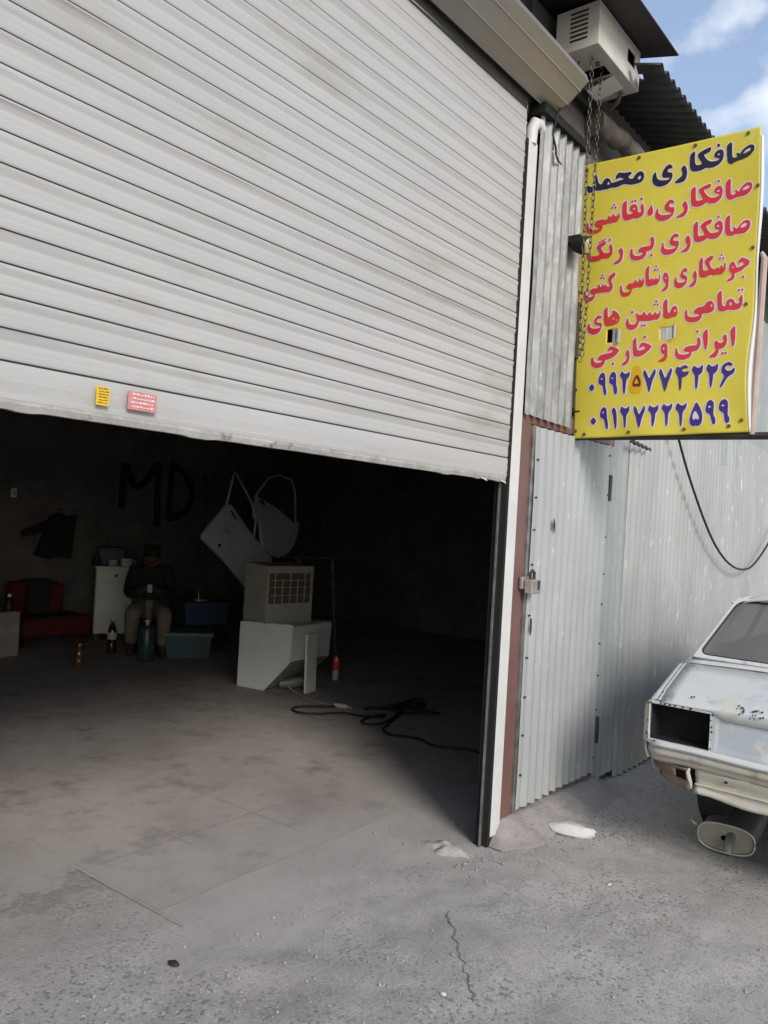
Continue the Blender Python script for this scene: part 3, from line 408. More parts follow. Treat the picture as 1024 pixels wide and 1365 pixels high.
def floor_mat():
    m=bpy.data.materials.new('dusty_terrazzo_floor'); m.use_nodes=True; t=m.node_tree; n=t.nodes; l=t.links; b=n['Principled BSDF']; b.inputs['Roughness'].default_value=.8; b.inputs['Specular IOR Level'].default_value=.25
    tc=n.new('ShaderNodeTexCoord'); mp=n.new('ShaderNodeMapping'); mp.inputs['Location'].default_value=(-1.92,-2.45,0); l.new(tc.outputs['Object'],mp.inputs[0])
    def noise(s,d=8,ro=.65):
        k=n.new('ShaderNodeTexNoise'); k.inputs['Scale'].default_value=s; k.inputs['Detail'].default_value=d; k.inputs['Roughness'].default_value=ro; l.new(tc.outputs['Object'],k.inputs['Vector']); return k.outputs['Fac']
    def rng_(src,a,c,lo=0,hi=1):
        r=n.new('ShaderNodeMapRange'); r.inputs[1].default_value=a; r.inputs[2].default_value=c; r.inputs[3].default_value=lo; r.inputs[4].default_value=hi; l.new(src,r.inputs[0]); return r.outputs[0]
    def mix(f,a,c):
        x=n.new('ShaderNodeMix'); x.data_type='RGBA'; l.new(f,x.inputs[0])
        for i,q in ((6,a),(7,c)):
            if isinstance(q,tuple): x.inputs[i].default_value=(*q,1)
            else: l.new(q,x.inputs[i])
        return x.outputs[2]
    c=mix(rng_(noise(1.1),.35,.65),(.45,.402,.368),(.35,.312,.287))
    c=mix(rng_(noise(2.3,9,.7),.50,.70,0,.7),c,(.25,.222,.205))
    c=mix(rng_(noise(3.2,9,.7),.54,.70,0,.8),c,(.18,.16,.148))
    c=mix(rng_(noise(7.5,9,.7),.54,.72,0,.65),c,(.28,.26,.245))
    c=mix(rng_(noise(40,4),.66,.74,0,.5),c,(.09,.08,.075))
    br=n.new('ShaderNodeTexBrick'); br.offset=0; br.inputs['Scale'].default_value=1; br.inputs['Brick Width'].default_value=.465; br.inputs['Row Height'].default_value=.50; br.inputs['Mortar Size'].default_value=.006; br.inputs['Mortar Smooth'].default_value=.3; br.inputs['Bias'].default_value=-1
    l.new(mp.outputs[0],br.inputs['Vector'])
    mu=n.new('ShaderNodeMath'); mu.operation='MULTIPLY'; l.new(br.outputs['Fac'],mu.inputs[0]); l.new(rng_(noise(1.9,5),.42,.60,.0,.55),mu.inputs[1])
    sy=n.new('ShaderNodeSeparateXYZ'); l.new(tc.outputs['Object'],sy.inputs[0]); mu3=n.new('ShaderNodeMath'); mu3.operation='MULTIPLY'; l.new(mu.outputs[0],mu3.inputs[0]); l.new(rng_(sy.outputs[1],3.7,2.7,.15,1),mu3.inputs[1])
    c=mix(mu3.outputs[0],c,(.16,.145,.135))
    sx=n.new('ShaderNodeSeparateXYZ'); l.new(tc.outputs['Object'],sx.inputs[0])
    def m2(op,p,q):
        k=n.new('ShaderNodeMath'); k.operation=op
        for i,v in ((0,p),(1,q)):
            if isinstance(v,(int,float)): k.inputs[i].default_value=v
            else: l.new(v,k.inputs[i])
        return k.outputs[0]
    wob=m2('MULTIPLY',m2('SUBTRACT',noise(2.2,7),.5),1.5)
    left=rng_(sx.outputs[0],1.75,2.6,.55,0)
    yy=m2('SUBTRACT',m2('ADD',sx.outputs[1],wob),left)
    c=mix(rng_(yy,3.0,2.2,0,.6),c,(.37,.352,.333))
    l.new(c,b.inputs['Base Color'])
    bp=n.new('ShaderNodeBump'); bp.inputs['Strength'].default_value=.35; bp.inputs['Distance'].default_value=.008; l.new(noise(45,10,.75),bp.inputs['Height']); l.new(bp.outputs[0],b.inputs['Normal'])
    # worn away raggedly where the tiles stop, left of the entrance
    fr=m2('ADD',m2('SUBTRACT',sx.outputs[1],m2('MULTIPLY',m2('SUBTRACT',noise(5,9,.75),.5),1.3)),rng_(sx.outputs[0],1.90,1.93,0,3))
    tr=n.new('ShaderNodeBsdfTransparent'); ms=n.new('ShaderNodeMixShader'); l.new(rng_(fr,2.75,2.95),ms.inputs[0]); l.new(tr.outputs[0],ms.inputs[1]); l.new(b.outputs[0],ms.inputs[2]); l.new(ms.outputs[0],n['Material Output'].inputs[0])
    return m
M['floor']=floor_mat()
mb=MB(); xs=np.linspace(-2,1.92,40); edge=[(x,2.30) for x in xs]+[(1.921,2.452)]+[(x,2.452+.012*float(vnoise(x*9,1,4))) for x in np.linspace(2.1,9.2,30)]
mb.grid([[(x,y,.003),(x,8.42,.003)] for x,y in edge]); o=mb.build('garage_floor',M['floor']); o['kind']='structure'
# crack across the yard concrete
def ribbon(name,pts,wd,m,z=.012):
    mb=MB(); P=[]
    for i,(x,y) in enumerate(pts):
        a=pts[max(i-1,0)]; b=pts[min(i+1,len(pts)-1)]; t=Vector((b[0]-a[0],b[1]-a[1],0)).normalized(); nrm=Vector((-t.y,t.x,0))
        ww=wd*(.35+.9*random.random())*(1 if 0<i<len(pts)-1 else .1)
        zz=float(ground_h(np.array(x),np.array(y)))+.003
        P.append([(x-nrm.x*ww,y-nrm.y*ww,zz),(x+nrm.x*ww,y+nrm.y*ww,zz)])
    mb.grid(P); o=mb.build(name,m); o['kind']='structure'; return o
def jitter(a,b,n,amp):
    return [(a[0]+(b[0]-a[0])*t+random.uniform(-amp,amp),a[1]+(b[1]-a[1])*t+random.uniform(-amp,amp)) for t in np.linspace(0,1,n)]
M['crack']=mat('dark_crack',(.17,.16,.15),rough=1)  # flat dark colour for the crack ribbon
ribbon('crack',jitter((2.68,1.68),(2.26,1.29),40,.010),.0032,M['crack'])
# loose pebbles
mb=MB()
for k in range(1300):
    if k<800: x,y=random.uniform(1.2,5),random.uniform(.2,2.4)
    else: x,y=random.uniform(1.0,2.4),random.uniform(.6,2.2)
    s=random.choice([.0025,.003,.003,.004,.004,.005,.007]) ; z=float(ground_h(np.array(x),np.array(y)))
    q=random.random()*6.28; vs=[]
    for a,b,c in [(1,0,.1),(0,1,.1),(-1,.1,.1),(.1,-1,.1),(.1,.1,1),(-.1,0,-.6)]:
        f=s*random.uniform(.7,1.3); vs.append((x+f*(a*math.cos(q)-b*math.sin(q)),y+f*(a*math.sin(q)+b*math.cos(q)),z+.4*s+f*c*.8))
    mb.add(vs,[(0,1,4),(1,2,4),(2,3,4),(3,0,4),(1,0,5),(2,1,5),(3,2,5),(0,3,5)])
# chips at the sill and by the jamb
for k in range(220):
    t=random.random(); x=3.0+1.3*t; y=1.78-.12*random.random()**.5*2+.1*(random.random()-.5)+(.2 if x<3.3 else 0); s=random.choice([.003,.004,.004,.006,.009]) ; z=.0
    q=random.random()*6.28; vs=[]
    for a,b,c in [(1,0,.1),(0,1,.1),(-1,.1,.1),(.1,-1,.1),(.1,.1,1),(-.1,0,-.6)]:
        f=s*random.uniform(.5,1.3); vs.append((x+f*(a*math.cos(q)-b*math.sin(q)),y+f*(a*math.sin(q)+b*math.cos(q)),z+.3*s+f*c*.7))
    mb.add(vs,[(0,1,4),(1,2,4),(2,3,4),(3,0,4),(1,0,5),(2,1,5),(3,2,5),(0,3,5)])
o=mb.build('gravel',mat('loose_gravel_stone',(.22,.21,.20),(.42,.40,.38),60,.95)); o['kind']='stuff'; o['label']='loose grey gravel scattered over the dusty yard concrete'; o['category']='gravel'
# ------------------------------------------------------------------ workshop building
bld=thing('workshop_building',(3.4,D,0),'corrugated sheet metal workshop with a dark open interior and overhanging dark roof','building')
YB=8.4; XL,XR=-2.0,9.2; ZC=4.35
mb=MB()
nb=26
mb.box(XL,XR,YB,YB+.2,-.05,ZC)
# protruding block courses, faint
for r in range(1,18):
    for c in range(38):
        x0=XL+c*.3+(.15 if r%2 else 0)
        if x0+.29<XR and x0>3.2: mb.box(x0+.006,x0+.294,YB-.006-.004*random.random(),YB+.001,r*.2-.194,r*.2-.006)
bw=mb.build('back_wall',M['soot'],bld)
mb=MB(); mb.box(XL-.2,XL,D+.15,YB+.2,-.05,ZC); mb.build('side_wall',M['soot_dark'],bld)
mb=MB(); mb.box(XR,XR+.2,D+.15,YB+.2,-.05,ZC); mb.build('side_wall',M['soot_dark'],bld)
mb=MB(); mb.box(XL-.2,XR+.2,D+.15,YB+.2,ZC,ZC+.1)
for x in (1.2,3.4,5.6,7.8): mb.box(x,x+.12,D+.3,YB,ZC-.16,ZC)
mb.build('ceiling',M['soot_dark'],bld)
mb=MB(); mb.box(XL,3.75,D+.06,D+.22,3.50,ZC); mb.box(3.75,XR,D+.06,D+.22,0,ZC); mb.box(3.50,3.75,D+.06,D+.075,0,3.5); mb.box(XL-.3,-1.6,D+.06,D+.22,0,3.5); mb.build('front_wall_light_block',M['soot_dark'],bld)  # lintel, plus a solid panel added behind the sheets to block light
mb=MB(); mb.box(6.95,7.2,YB-.22,YB,0,ZC); mb.build('pillar',M['soot'],bld)
# graffiti
mb=MB()
def stroke(pts,wd):
    P=[]
    for i,(x,z) in enumerate(pts):
        a=pts[max(i-1,0)]; b=pts[min(i+1,len(pts)-1)]; t=Vector((b[0]-a[0],b[1]-a[1])).normalized(); nn=(-t.y,t.x); ww=wd*random.uniform(.8,1.1)
        P.append([(x-nn[0]*ww,YB-.013-.0004*len(mb.f)/50,z-nn[1]*ww),(x+nn[0]*ww,YB-.013-.0004*len(mb.f)/50,z+nn[1]*ww)])
    mb.grid(P)
stroke([(5.66,1.45),(5.67,1.75),(5.68,2.0)],.05); stroke([(5.69,1.99),(5.80,1.76),(5.88,1.72),(6.0,1.83),(6.14,2.04)],.05); stroke([(6.16,2.05),(6.15,1.75),(6.17,1.4),(6.18,1.25)],.05)
stroke([(6.36,2.06),(6.35,1.7),(6.34,1.36)],.045); stroke([(6.33,2.05),(6.5,1.98),(6.66,1.82),(6.70,1.65),(6.62,1.47),(6.45,1.38),(6.33,1.36)],.045)
stroke([(7.0,1.95),(6.98,1.7),(6.98,1.5)],.04); stroke([(7.02,1.78),(7.15,1.92),(7.25,2.0)],.04); stroke([(6.86,1.95),(6.92,1.85),(7.0,1.76)],.04)
mb.build('graffiti',M['graffiti'],bld,label='black sprayed capital letters MD on the sooty back wall')
# corrugated sheets ---------------------------------------------------------------
def corrugated(x0,x1,z0,z1,y,pitch,amp,cut_bottom=None,cut_top=None,nz=14,sag=.004,seed=0,lip=0):
    n=max(8,int((x1-x0)/pitch*10)); P=[]
    for i in range(n+1):
        x=x0+(x1-x0)*i/n; ph=2*math.pi*(x-x0)/pitch
        s=math.sin(ph); yy=y-amp*(s*.8+.2*s**3)*min(1,.25+(x-x0)/.05)+lip*max(0,1-(x-x0)/.05)
        zb=z0+(cut_bottom(x) if cut_bottom else 0); zt=z1+(cut_top(x) if cut_top else 0)
        P.append([(x+.002*float(vnoise(x*7,zb+(zt-zb)*t*2,seed)),yy+sag*float(vnoise(x*3,(zb+(zt-zb)*t)*3,seed+3))*2-sag,zb+(zt-zb)*t) for t in np.linspace(0,1,nz)])
    return MB().grid(P)
corrugated(3.445,3.921,2.05,3.50,D-.025,.0755,.017,lambda x:-.02*(x-3.45)+.008*math.sin(x*83)).build('cladding_sheet',M['galv_old'],bld,smooth=2,label='old mottled galvanised corrugated sheet above the door')
corrugated(4.53,7.45,2.15,3.55,D+.015,.0755,.012).build('cladding_sheet',M['galv_old'],bld,smooth=2,label='galvanised sheet behind the yellow banner')
corrugated(4.52,5.02,.05,2.22,D-.003,.085,.004,seed=4).build('cladding_sheet',M['galv_flat'],bld,smooth=2,label='dull grey flat sheet beside the door hinges')
def sheet_hole(): pass
corrugated(4.845,7.9,.02,2.32,D-.020,.083,.0125,lambda x:.012*math.sin(x*2.3),None,seed=7,nz=20,lip=.017).build('cladding_sheet',M['galv'],bld,smooth=2,label='long light grey corrugated sheet behind the car')
corrugated(7.30,9.6,.0,2.37,D-.043,.075,.010,None,lambda x:-.05*(x-7.3),seed=9,lip=.022).build('cladding_sheet',M['galv'],bld,smooth=2,label='paler corrugated sheet standing forward at the right')
corrugated(6.6,9.8,2.1,3.5,D-.020,.11,.006,seed=12).build('cladding_sheet',M['galv_flat'],bld,smooth=2,label='grey upper sheet at the far right')
mb=MB(); mb.box(9.45,12,D-.2,D+.3,0,3.4); mb.build('side_block',M['galv_flat'],bld)
# folded torn edge on the flat sheet
mb=MB(); pts=[(4.84+.038*i, D-.05-.006*(i%2), 2.03-.010*i+.010*(i%2)) for i in range(11)]
pts=[(4.70+.035*i,D-.06-.006*(i%2),2.052-.002*i+.009*(i%2)) for i in range(11)]
mb.tube(pts,[.006,.012,.010,.012,.009,.011,.008,.010,.008,.007,.004],6); mb.build('torn_edge',M['steel_dark'],bld,label='dark torn edge of the sheet just below the banner')
# door surround
mb=MB(); mb.box(3.448,3.540,D-.010,D+.06,.05,2.075); mb.build('door_post',M['brown'],bld,bevel=.004)
mb=MB(); mb.box(3.540,4.60,D-.006,D+.05,2.012,2.10); mb.build('door_head',M['brown'],bld,bevel=.004)
mb=MB(); mb.box(4.497,4.53,D+.000,D+.05,.1,2.012); mb.build('door_post',M['brown'],bld)
# roof ---------------------------------------------------------------
YE=1.48
def roofz(y): return 3.83+(y-YE)*.30
P=[]
P0_=[]
for i in range(17):
    x=3.90+.011*i*1.0; dz=.016*math.sin(2*math.pi*(x-4.08)/.088)
    P0_.append([(x,y,roofz(y)+dz) for y in (YE,YE+.07,YE+.14)])
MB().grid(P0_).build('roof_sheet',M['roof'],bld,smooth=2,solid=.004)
n=int((12-4.08)/.088*8)
for i in range(n+1):
    x=4.08+(12-4.08)*i/n; dz=.016*math.sin(2*math.pi*(x-4.08)/.088)
    P.append([(x,y,roofz(y)+dz) for y in (YE,YE+.3,YE+.9,YE+2.2)])
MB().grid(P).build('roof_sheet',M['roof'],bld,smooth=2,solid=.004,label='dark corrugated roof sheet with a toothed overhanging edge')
P=[[(x,y,3.99+(y-YE)*.24+.004*math.sin(x*5)) for y in (YE,YE+.4,YE+1.6)] for x in np.linspace(-2.4,4.147,30)]
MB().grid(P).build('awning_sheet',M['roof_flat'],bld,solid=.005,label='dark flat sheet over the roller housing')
mb=MB(); mb.box(3.4,9.5,D+.03,D+.10,3.5,4.05); mb.build('gable_board',M['soot_dark'],bld)
mb=MB(); pts=[];rs=[]
for i,t in enumerate(np.linspace(0,1,14)):
    pts.append((4.02+.62*t+.012*random.uniform(-1,1),1.87-.16*t,3.70-.10*t+.012*random.uniform(-1,1))); rs.append(.055+.018*random.random()-.03*t)
mb.tube(pts,rs,9); mb.build('beam',M['wood'],bld,smooth=True,label='ragged weathered beam end under the roof')
mb=MB(); mb.box(3.42,3.95,D-.06,D+.02,3.485,3.53); mb.build('lintel_bar',M['black'],bld)
# mortar threshold under the door and lumps by the jamb
def lump(name,fn,nx,ny,m,parent,**k):
    P=[[fn(i/nx,j/ny) for j in range(ny+1)] for i in range(nx+1)]
    return MB().grid(P).build(name,m,parent,smooth=2,**k)
def thr(a,b):
    x=3.36+a*1.25
    prof=[(.10,.10),(.02,.11),(-.03,.10),(-.07,.07),(-.12,.03),(-.20,-.012)]
    k=b*(len(prof)-1); i=min(int(k),len(prof)-2); f=k-i
    dy=prof[i][0]*(1-f)+prof[i+1][0]*f; z=prof[i][1]*(1-f)+prof[i+1][1]*f
    s=min(1,a/.06)*(1-.25*a); nn=float(fbm(x*7,b*5,4,21))-.45
    sx=1-.5*max(0,.15-a)/.15
    return (x+.01*nn, D+dy*sx+.05*nn*(b>.3), z*s*(1-.3*(a>.95)) + (.05*nn+.03*(float(fbm(x*22,b*16,3,5))-.45))*b*(b<.95)*s*1.2+(-.03 if b>.95 else 0)+.045*(1-a)*0)
lump('threshold',thr,70,26,M['concrete_lump'],bld,label='rough mortar sill under the metal door')
def lmp(a,b):
    q=a*2*math.pi; r=.13*b*(1+.9*(float(fbm(math.cos(q)*2+3,math.sin(q)*2+3,3,31))-.5)); x=3.19+r*.9*math.cos(q); y=2.02+r*1.3*math.sin(q)
    return (x,y,.034*(1-b**1.4)*(1+2.2*(float(fbm(x*16,y*16,3,2))-.45))-.008)
lump('mortar_lump',lmp,60,18,M['ground'],bld)
# ------------------------------------------------------------------ roller shutter
sh=thing('roller_shutter',(1.0,D,0),'white horizontal slat roller shutter rolled two thirds down over the garage opening','roller shutter')
pit=.0760; z0=1.736
prof=[]   # (z, dy)
def slat(zb,h,last=False):
    out=[(zb+.0005,.004),(zb+.0042,.004),(zb+.0046,-.002)]
    for t in (0,.06,.12,.2,.30,.325,.35,.45,.6,.625,.65,.75,.85,.93,1): out.append((zb+.006+(h-.007)*t,float(np.interp(t,[0,.06,.3,.6,.65,.85,.93,1],[-.003,-.0038,-.0040,-.0022,-.0020,-.0058,-.0066,-.006]))+(.0004 if t in (.325,.625) else 0)))
    out.append((zb+h-.0002,-.004)); return out
prof+=[(z0,.004),(z0,-.006),(z0+.012,-.0085),(z0+.014,-.006),(z0+.045,-.009),(z0+.047,-.007),(z0+.072,-.008),(z0+.086,-.004)]
zz=z0+.087
while zz<3.50:
    prof+=slat(zz,pit); zz+=pit
nx=60; P=[]
for i in range(nx+1):
    x=-1.55+(3.347+1.55)*i/nx
    P.append([(x,D+dy+.005*(float(vnoise(x*1.3,z*13.2//1*1.0,6))-.5)+.010*(float(vnoise(x*1.1,z*2.3,9))-.5)+.006*max(0,float(vnoise(x*3.1,z*5,12))-.72),z+.0012*(float(vnoise(x*.9,round((z-z0)/pit)*1.7,15))-.5)) for z,dy in prof])
mb=MB(); mb.grid(P)
mi=[]
K=len(prof)-1
for i in range(nx):
    for j in range(K):
        zq=prof[j][0]; gro=(j>=7 and (j-8)%19 in (0,1,) )
        mi.append(1 if gro else 0)
mb.mi=mi
cur=mb.build('curtain',[M['shutter'],M['shutter_dark']],sh,smooth=True,normals=True)
mb=MB(); P=[]
for i in range(161):
    x=-1.55+4.885*i/160; e=-.022-.004*float(fbm(x*6,1,3,4))-(.004 if vnoise(x*11,2,8)>.82 else 0)
    P.append([(x,D-.004,z0-.001),(x,D-.007,z0+e*.4),(x,D-.004,z0+e),(x,D+.012,z0+e)])
mb.grid(P); mb.build('bottom_bar',mat('chipped_bottom_bar',(.42,.40,.37),(.30,.28,.26),14,.6,.2,.2,60,[((.12,.10,.09),16,.58,.7)]),sh,solid=.002)
mb=MB()
for x in (3.10,3.27):
    mb=MB(); mb.add([(x,D-.012,z0-.018),(x+.05,D-.013,z0-.026),(x+.045,D-.020,z0-.034),(x+.01,D-.017,z0-.026)],[(0,1,2,3)]); mb.build('peeling_strip',M['white_trim'],sh,solid=.002)
mb=MB(); mb.box(3.357,3.4405,D-.018,D-.013,.045,3.34); mb.build('guide_rail',M['white_trim'],sh,bevel=.004,label='white painted jamb of the shutter guide')
mb=MB(); mb.tube([(3.40,D-.0,3.33),(3.40,D-.004,3.40),(3.415,D-.01,3.435),(3.45,D-.015,3.44),(3.475,D-.02,3.42)],[.03,.03,.03,.028,.02],10); mb.build('trim_end',M['white_trim'],sh,smooth=True)
mb=MB(); mb.box(3.345,3.44,D-.0115,D+.05,.0,3.34); mb.box(3.332,3.345,D+.016,D+.05,.0,3.45); mb.build('guide_channel',M['black'],sh)
mb=MB(); mb.box(3.318,3.328,D+.014,D+.022,.0,1.72); mb.build('guide_lip',M['galvrail'],sh)
# roller housing: faceted sheet box
oct_=[(1.896,3.545),(1.872,3.528),(1.795,3.558),(1.734,3.606),(1.692,3.64),(1.705,3.675),(1.80,3.71),(1.93,3.715),(1.93,3.545)]
mb=MB(); xs=np.linspace(-1.7,3.55,24)
mb.grid([[(x,y+.002*math.sin(x*3+z*9),z+.0015*math.sin(x*4.1)) for y,z in oct_] for x in xs])
mb.build('roller_housing',M['box'],sh)
mb=MB(); mb.prism([(y,z) for y,z in oct_],3.548,3.556,lambda a,b,c:(c,a,b)); mb.build('housing_end',M['steel_dark'],sh)
for k in (1,2,3):
    y,z=oct_[k]; mb=MB(); mb.tube([(x,y-.001,z-.001) for x in xs],.0035,6); mb.build('housing_seam',M['box'],sh)
mb=MB(); mb.box(-1.6,3.34,D-.006,D+.03,3.475,3.545); mb.build('housing_lip',M['steel_dark'],sh)
def sticker(x,z,w,h,m,mt,rows,name,label,seed):
    mb=MB(); mb.box(x,x+w,D-.0185,D-.0165,z,z+h); o=mb.build(name,m,sh,label=label)
    mb=MB(); rr=random.Random(seed)
    for k in range(rows):
        zz=z+h-(k+.8)*h/(rows+.5); xx=x+w*.08+rr.random()*w*.1
        while xx<x+w*.88:
            l=w*rr.uniform(.03,.12); mb.box(xx,min(xx+l,x+w*.92),D-.0195,D-.0184,zz,zz+h/(rows+.5)*rr.uniform(.22,.5)); xx+=l+w*.03
    mb.build('print',mt,o)
sticker(1.178,1.755,.038,.048,M['sticker_y'],M['sticker_text_d'],6,'sticker','small yellow sticker with tiny print',3)
sticker(1.272,1.757,.091,.049,M['sticker_r'],M['sticker_text_p'],4,'sticker','faded red sticker with pale print',5)
# ------------------------------------------------------------------ door
dr=thing('metal_door',(3.58,D,.11),'closed grey corrugated sheet metal door with padlock beside the shutter','door')
corrugated(3.585,4.492,.118,2.004,D-.020,.0795,.011,lambda x:.004*math.sin(x*70),seed=31,nz=16).build('leaf',M['door'],dr,smooth=2)
mb=MB(); mb.box(3.560,3.598,D-.016,D+.02,.108,2.008); mb.box(3.598,4.480,D-.004,D+.02,.085,.125); mb.box(3.598,4.480,D-.004,D+.02,1.985,2.008); mb.box(4.480,4.4965,D-.018,D+.02,.108,2.008); mb.build('leaf_frame',M['galvrail'],dr)
mb=MB(); mb.box(3.5395,3.5605,D-.004,D+.02,.10,2.01); mb.build('gap_strip',M['brown'],dr)
for z in (.36,1.76):
    mb=MB(); mb.tube([(4.500,D-.032,z-.075),(4.500,D-.032,z+.075)],.013,10); mb.box(4.475,4.525,D-.026,D-.018,z-.07,z+.07); mb.build('hinge',M['steel_dark'],dr)
mb=MB()
for z in np.linspace(.25,1.9,9):
    for x in (3.60,4.478):
        zz=z+random.uniform(-.06,.06); MB().box(x-.004,x+.004,D-.036,D-.026,zz-.004,zz+.004).build('rivet',M['steel_dark'],dr)
hs=MB().box(3.50,3.62,D-.036,D-.018,1.205,1.265).build('hasp',M['padlock'],dr,bevel=.003)
mb=MB(); mb.box(3.508,3.60,D-.085,D-.040,1.185,1.255); pl=mb.build('padlock',M['padlock'],dr,bevel=.006)
mb=MB(); mb.tube([(3.53,D-.06,1.25),(3.53,D-.06,1.285),(3.55,D-.06,1.297),(3.57,D-.06,1.285),(3.57,D-.06,1.25)],.008,8); mb.build('shackle',M['steel_dark'],pl)
mb=MB(); mb.box(3.560,3.585,D-.0865,D-.084,1.205,1.25); mb.build('keyway_plate',M['steel_dark'],pl)
mb=MB(); mb.prism([(3.607,1.06),(3.615,1.05),(3.618,1.0),(3.61,.975),(3.602,1.0)],D-.038,D-.032,lambda a,b,c:(a,c,b)); mb.build('keyhole',M['steel_dark'],dr)
mb=MB()
for i,z in enumerate((1.51,1.50,1.485)): mb.box(3.80+.008*i,3.806+.008*i,D-.0345,D-.033,z,z+.05)
mb.build('pen_mark',M['steel_dark'],dr)
# ------------------------------------------------------------------ motor cover
mt=thing('shutter_motor',(3.6,1.75,3.83),'cream sheet metal motor cover with vent slots hanging under the dark roof','motor cover')
def mbx(): return MB()
X0,X1,Ya,Yb,Za,Zb=3.55,4.06,1.655,1.875,3.815,4.02
mb=mbx(); mb.box(X0,X1,Ya,Ya+.003,Za,Zb); 
mb=MB()
# front face with a window opening
def plate_y(mb,x0,x1,y,z0,z1,holes,th=.004):
    xs=sorted({x0,x1,*[h[0] for h in holes],*[h[1] for h in holes]}); zs=sorted({z0,z1,*[h[2] for h in holes],*[h[3] for h in holes]})
    for a,b in zip(xs,xs[1:]):
        for c,d in zip(zs,zs[1:]):
            if any(h[0]<=a and b<=h[1] and h[2]<=c and d<=h[3] for h in holes): continue
            mb.add([(a,y,c),(b,y,c),(b,y,d),(a,y,d)],[(0,1,2,3)])
plate_y(mb,X0,X1,Ya,Za,Zb,[(3.90,4.0,3.90,3.97)])
mb.build('cover_front',M['motor'],mt,solid=.004)
mb=MB(); mb.add([(X0-.002,Ya-.002,Za-.002),(X0-.002,Yb,Za-.002),(X0-.002,Yb,Zb),(X0-.002,Ya-.002,Zb)],[(0,1,2,3)]); sd_=mb.build('cover_side',M['motor'],mt,solid=.004)
mb=MB(); mb.add([(X1+.002,Ya-.002,Za),(X1+.002,Yb,Za),(X1+.002,Yb,Zb),(X1+.002,Ya-.002,Zb)],[(0,1,2,3)]); mb.build('cover_side',M['motor'],mt,solid=.004)
mb=MB()
for k in range(7):
    z=Za+.045+k*.022
    mb.box(X0-.008,X0-.0035,Ya+.055,Ya+.145,z-.004,z+.004)
mb.build('vent_slots',M['steel_dark'],mt)
mb=MB()
P=[]
plate=[(X0,3.74),(3.74,3.83),(3.83,X1)]
for a,b in plate:
    if a==3.74:
        mb.add([(a,Ya,Za),(b,Ya,Za),(b,Ya+.05,Za),(a,Ya+.05,Za)],[(0,1,2,3)])
        mb.add([(a,Yb-.03,Za),(b,Yb-.03,Za),(b,Yb,Za),(a,Yb,Za)],[(0,1,2,3)])
    else: mb.add([(a,Ya,Za),(b,Ya,Za),(b,Yb,Za),(a,Yb,Za)],[(0,1,2,3)])
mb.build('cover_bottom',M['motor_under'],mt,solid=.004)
mb=MB(); mb.add([(3.845,1.70,3.812),(3.98,1.70,3.81),(3.975,1.84,3.775),(3.84,1.84,3.772)],[(0,1,2,3)]); mb.build('hatch_flap',M['motor'],mt,solid=.003)
mb=MB(); mb.box(X0+.02,X1-.01,Ya+.03,Yb+.01,Za+.05,Zb-.005); mb.build('gearbox_dark_backing',M['black'],mt)  # black box extended behind the window opening to keep it dark
MB().tube([(4.0,1.72,3.80),(4.03,1.75,3.77),(4.06,1.80,3.765)],.012,8).build('bolt',M['wood'],mt); MB().tube([(3.70,1.72,3.815),(3.70,1.72,3.80)],.012,8).build('bolt',M['wood'],mt)
mb=MB(); mb.box(X0+.02,X1+.1,1.876,1.90,3.74,3.81); mb.build('bracket_bar',M['black'],mt)
# hand chain
ch=thing('hand_chain',(3.70,1.72,2.3),'thin rusty steel chain hanging in two strands in front of the yellow banner','chain')
def strand(pts,name):
    mb=MB(); L=0; P=[Vector(p) for p in pts]; seg=[]
    pos=0; pitch=.030; i=0; out=[]
    tot=sum((P[k+1]-P[k]).length for k in range(len(P)-1)); n=int(tot/pitch)
    for k in range(n):
        s=k*pitch; a=0
        while s>(P[a+1]-P[a]).length and a<len(P)-2: s-=(P[a+1]-P[a]).length; a+=1
        c=P[a]+(P[a+1]-P[a]).normalized()*s; out.append((c,(P[a+1]-P[a]).normalized()))
    for k,(c,t) in enumerate(out):
        u=t.orthogonal().normalized(); v=t.cross(u)
        ang=(k%2)*math.pi/2+random.uniform(-.3,.3)+.6; d=u*math.cos(ang)+v*math.sin(ang)
        ring=[]
        for q in range(12):
            qa=2*math.pi*q/12; ring.append(c+t*(.0195*math.cos(qa))+d*(.0085*math.sin(qa)))
        nn=t.cross(d); vs=[]; fs=[]
        for q in range(12):
            o=(ring[q]-c).normalized()
            for e in range(5):
                ea=2*math.pi*e/5; vs.append(ring[q]+(o*math.cos(ea)+nn*math.sin(ea))*.0026)
        for q in range(12):
            for e in range(5): fs.append((q*5+e,q*5+(e+1)%5,((q+1)%12)*5+(e+1)%5,((q+1)%12)*5+e))
        mb.add(vs,fs)
    mb.build(name,M['chain'],ch,smooth=2)
strand([(3.635,1.72,3.815),(3.642,1.72,3.2),(3.668,1.72,2.55),(3.684,1.72,2.30)],'chain_strand')
strand([(3.775,1.735,3.84),(3.752,1.725,3.7),(3.735,1.72,3.35),(3.712,1.715,2.6),(3.690,1.715,2.315)],'chain_strand')
# cable dangling at the roller box end
cb=MB(); cb.tube([(3.56,1.80,3.66),(3.53,1.84,3.50),(3.54,1.86,3.42),(3.58,1.86,3.37),(3.585,1.86,3.34)],.005,6); cb.tube([(3.62,1.78,3.80),(3.57,1.84,3.60),(3.555,1.87,3.45),(3.565,1.868,3.36)],.004,6)
for q in range(5): cb.tube([(3.58,1.862,3.35),(3.57+.02*random.random(),1.85,3.30+.03*random.random()),(3.60+.03*random.random(),1.85,3.31)],.0035,5)
tag(cb.build('electric_cable',M['rubber']),'thin dark wires with a frayed end hanging beside the roller housing','cable')
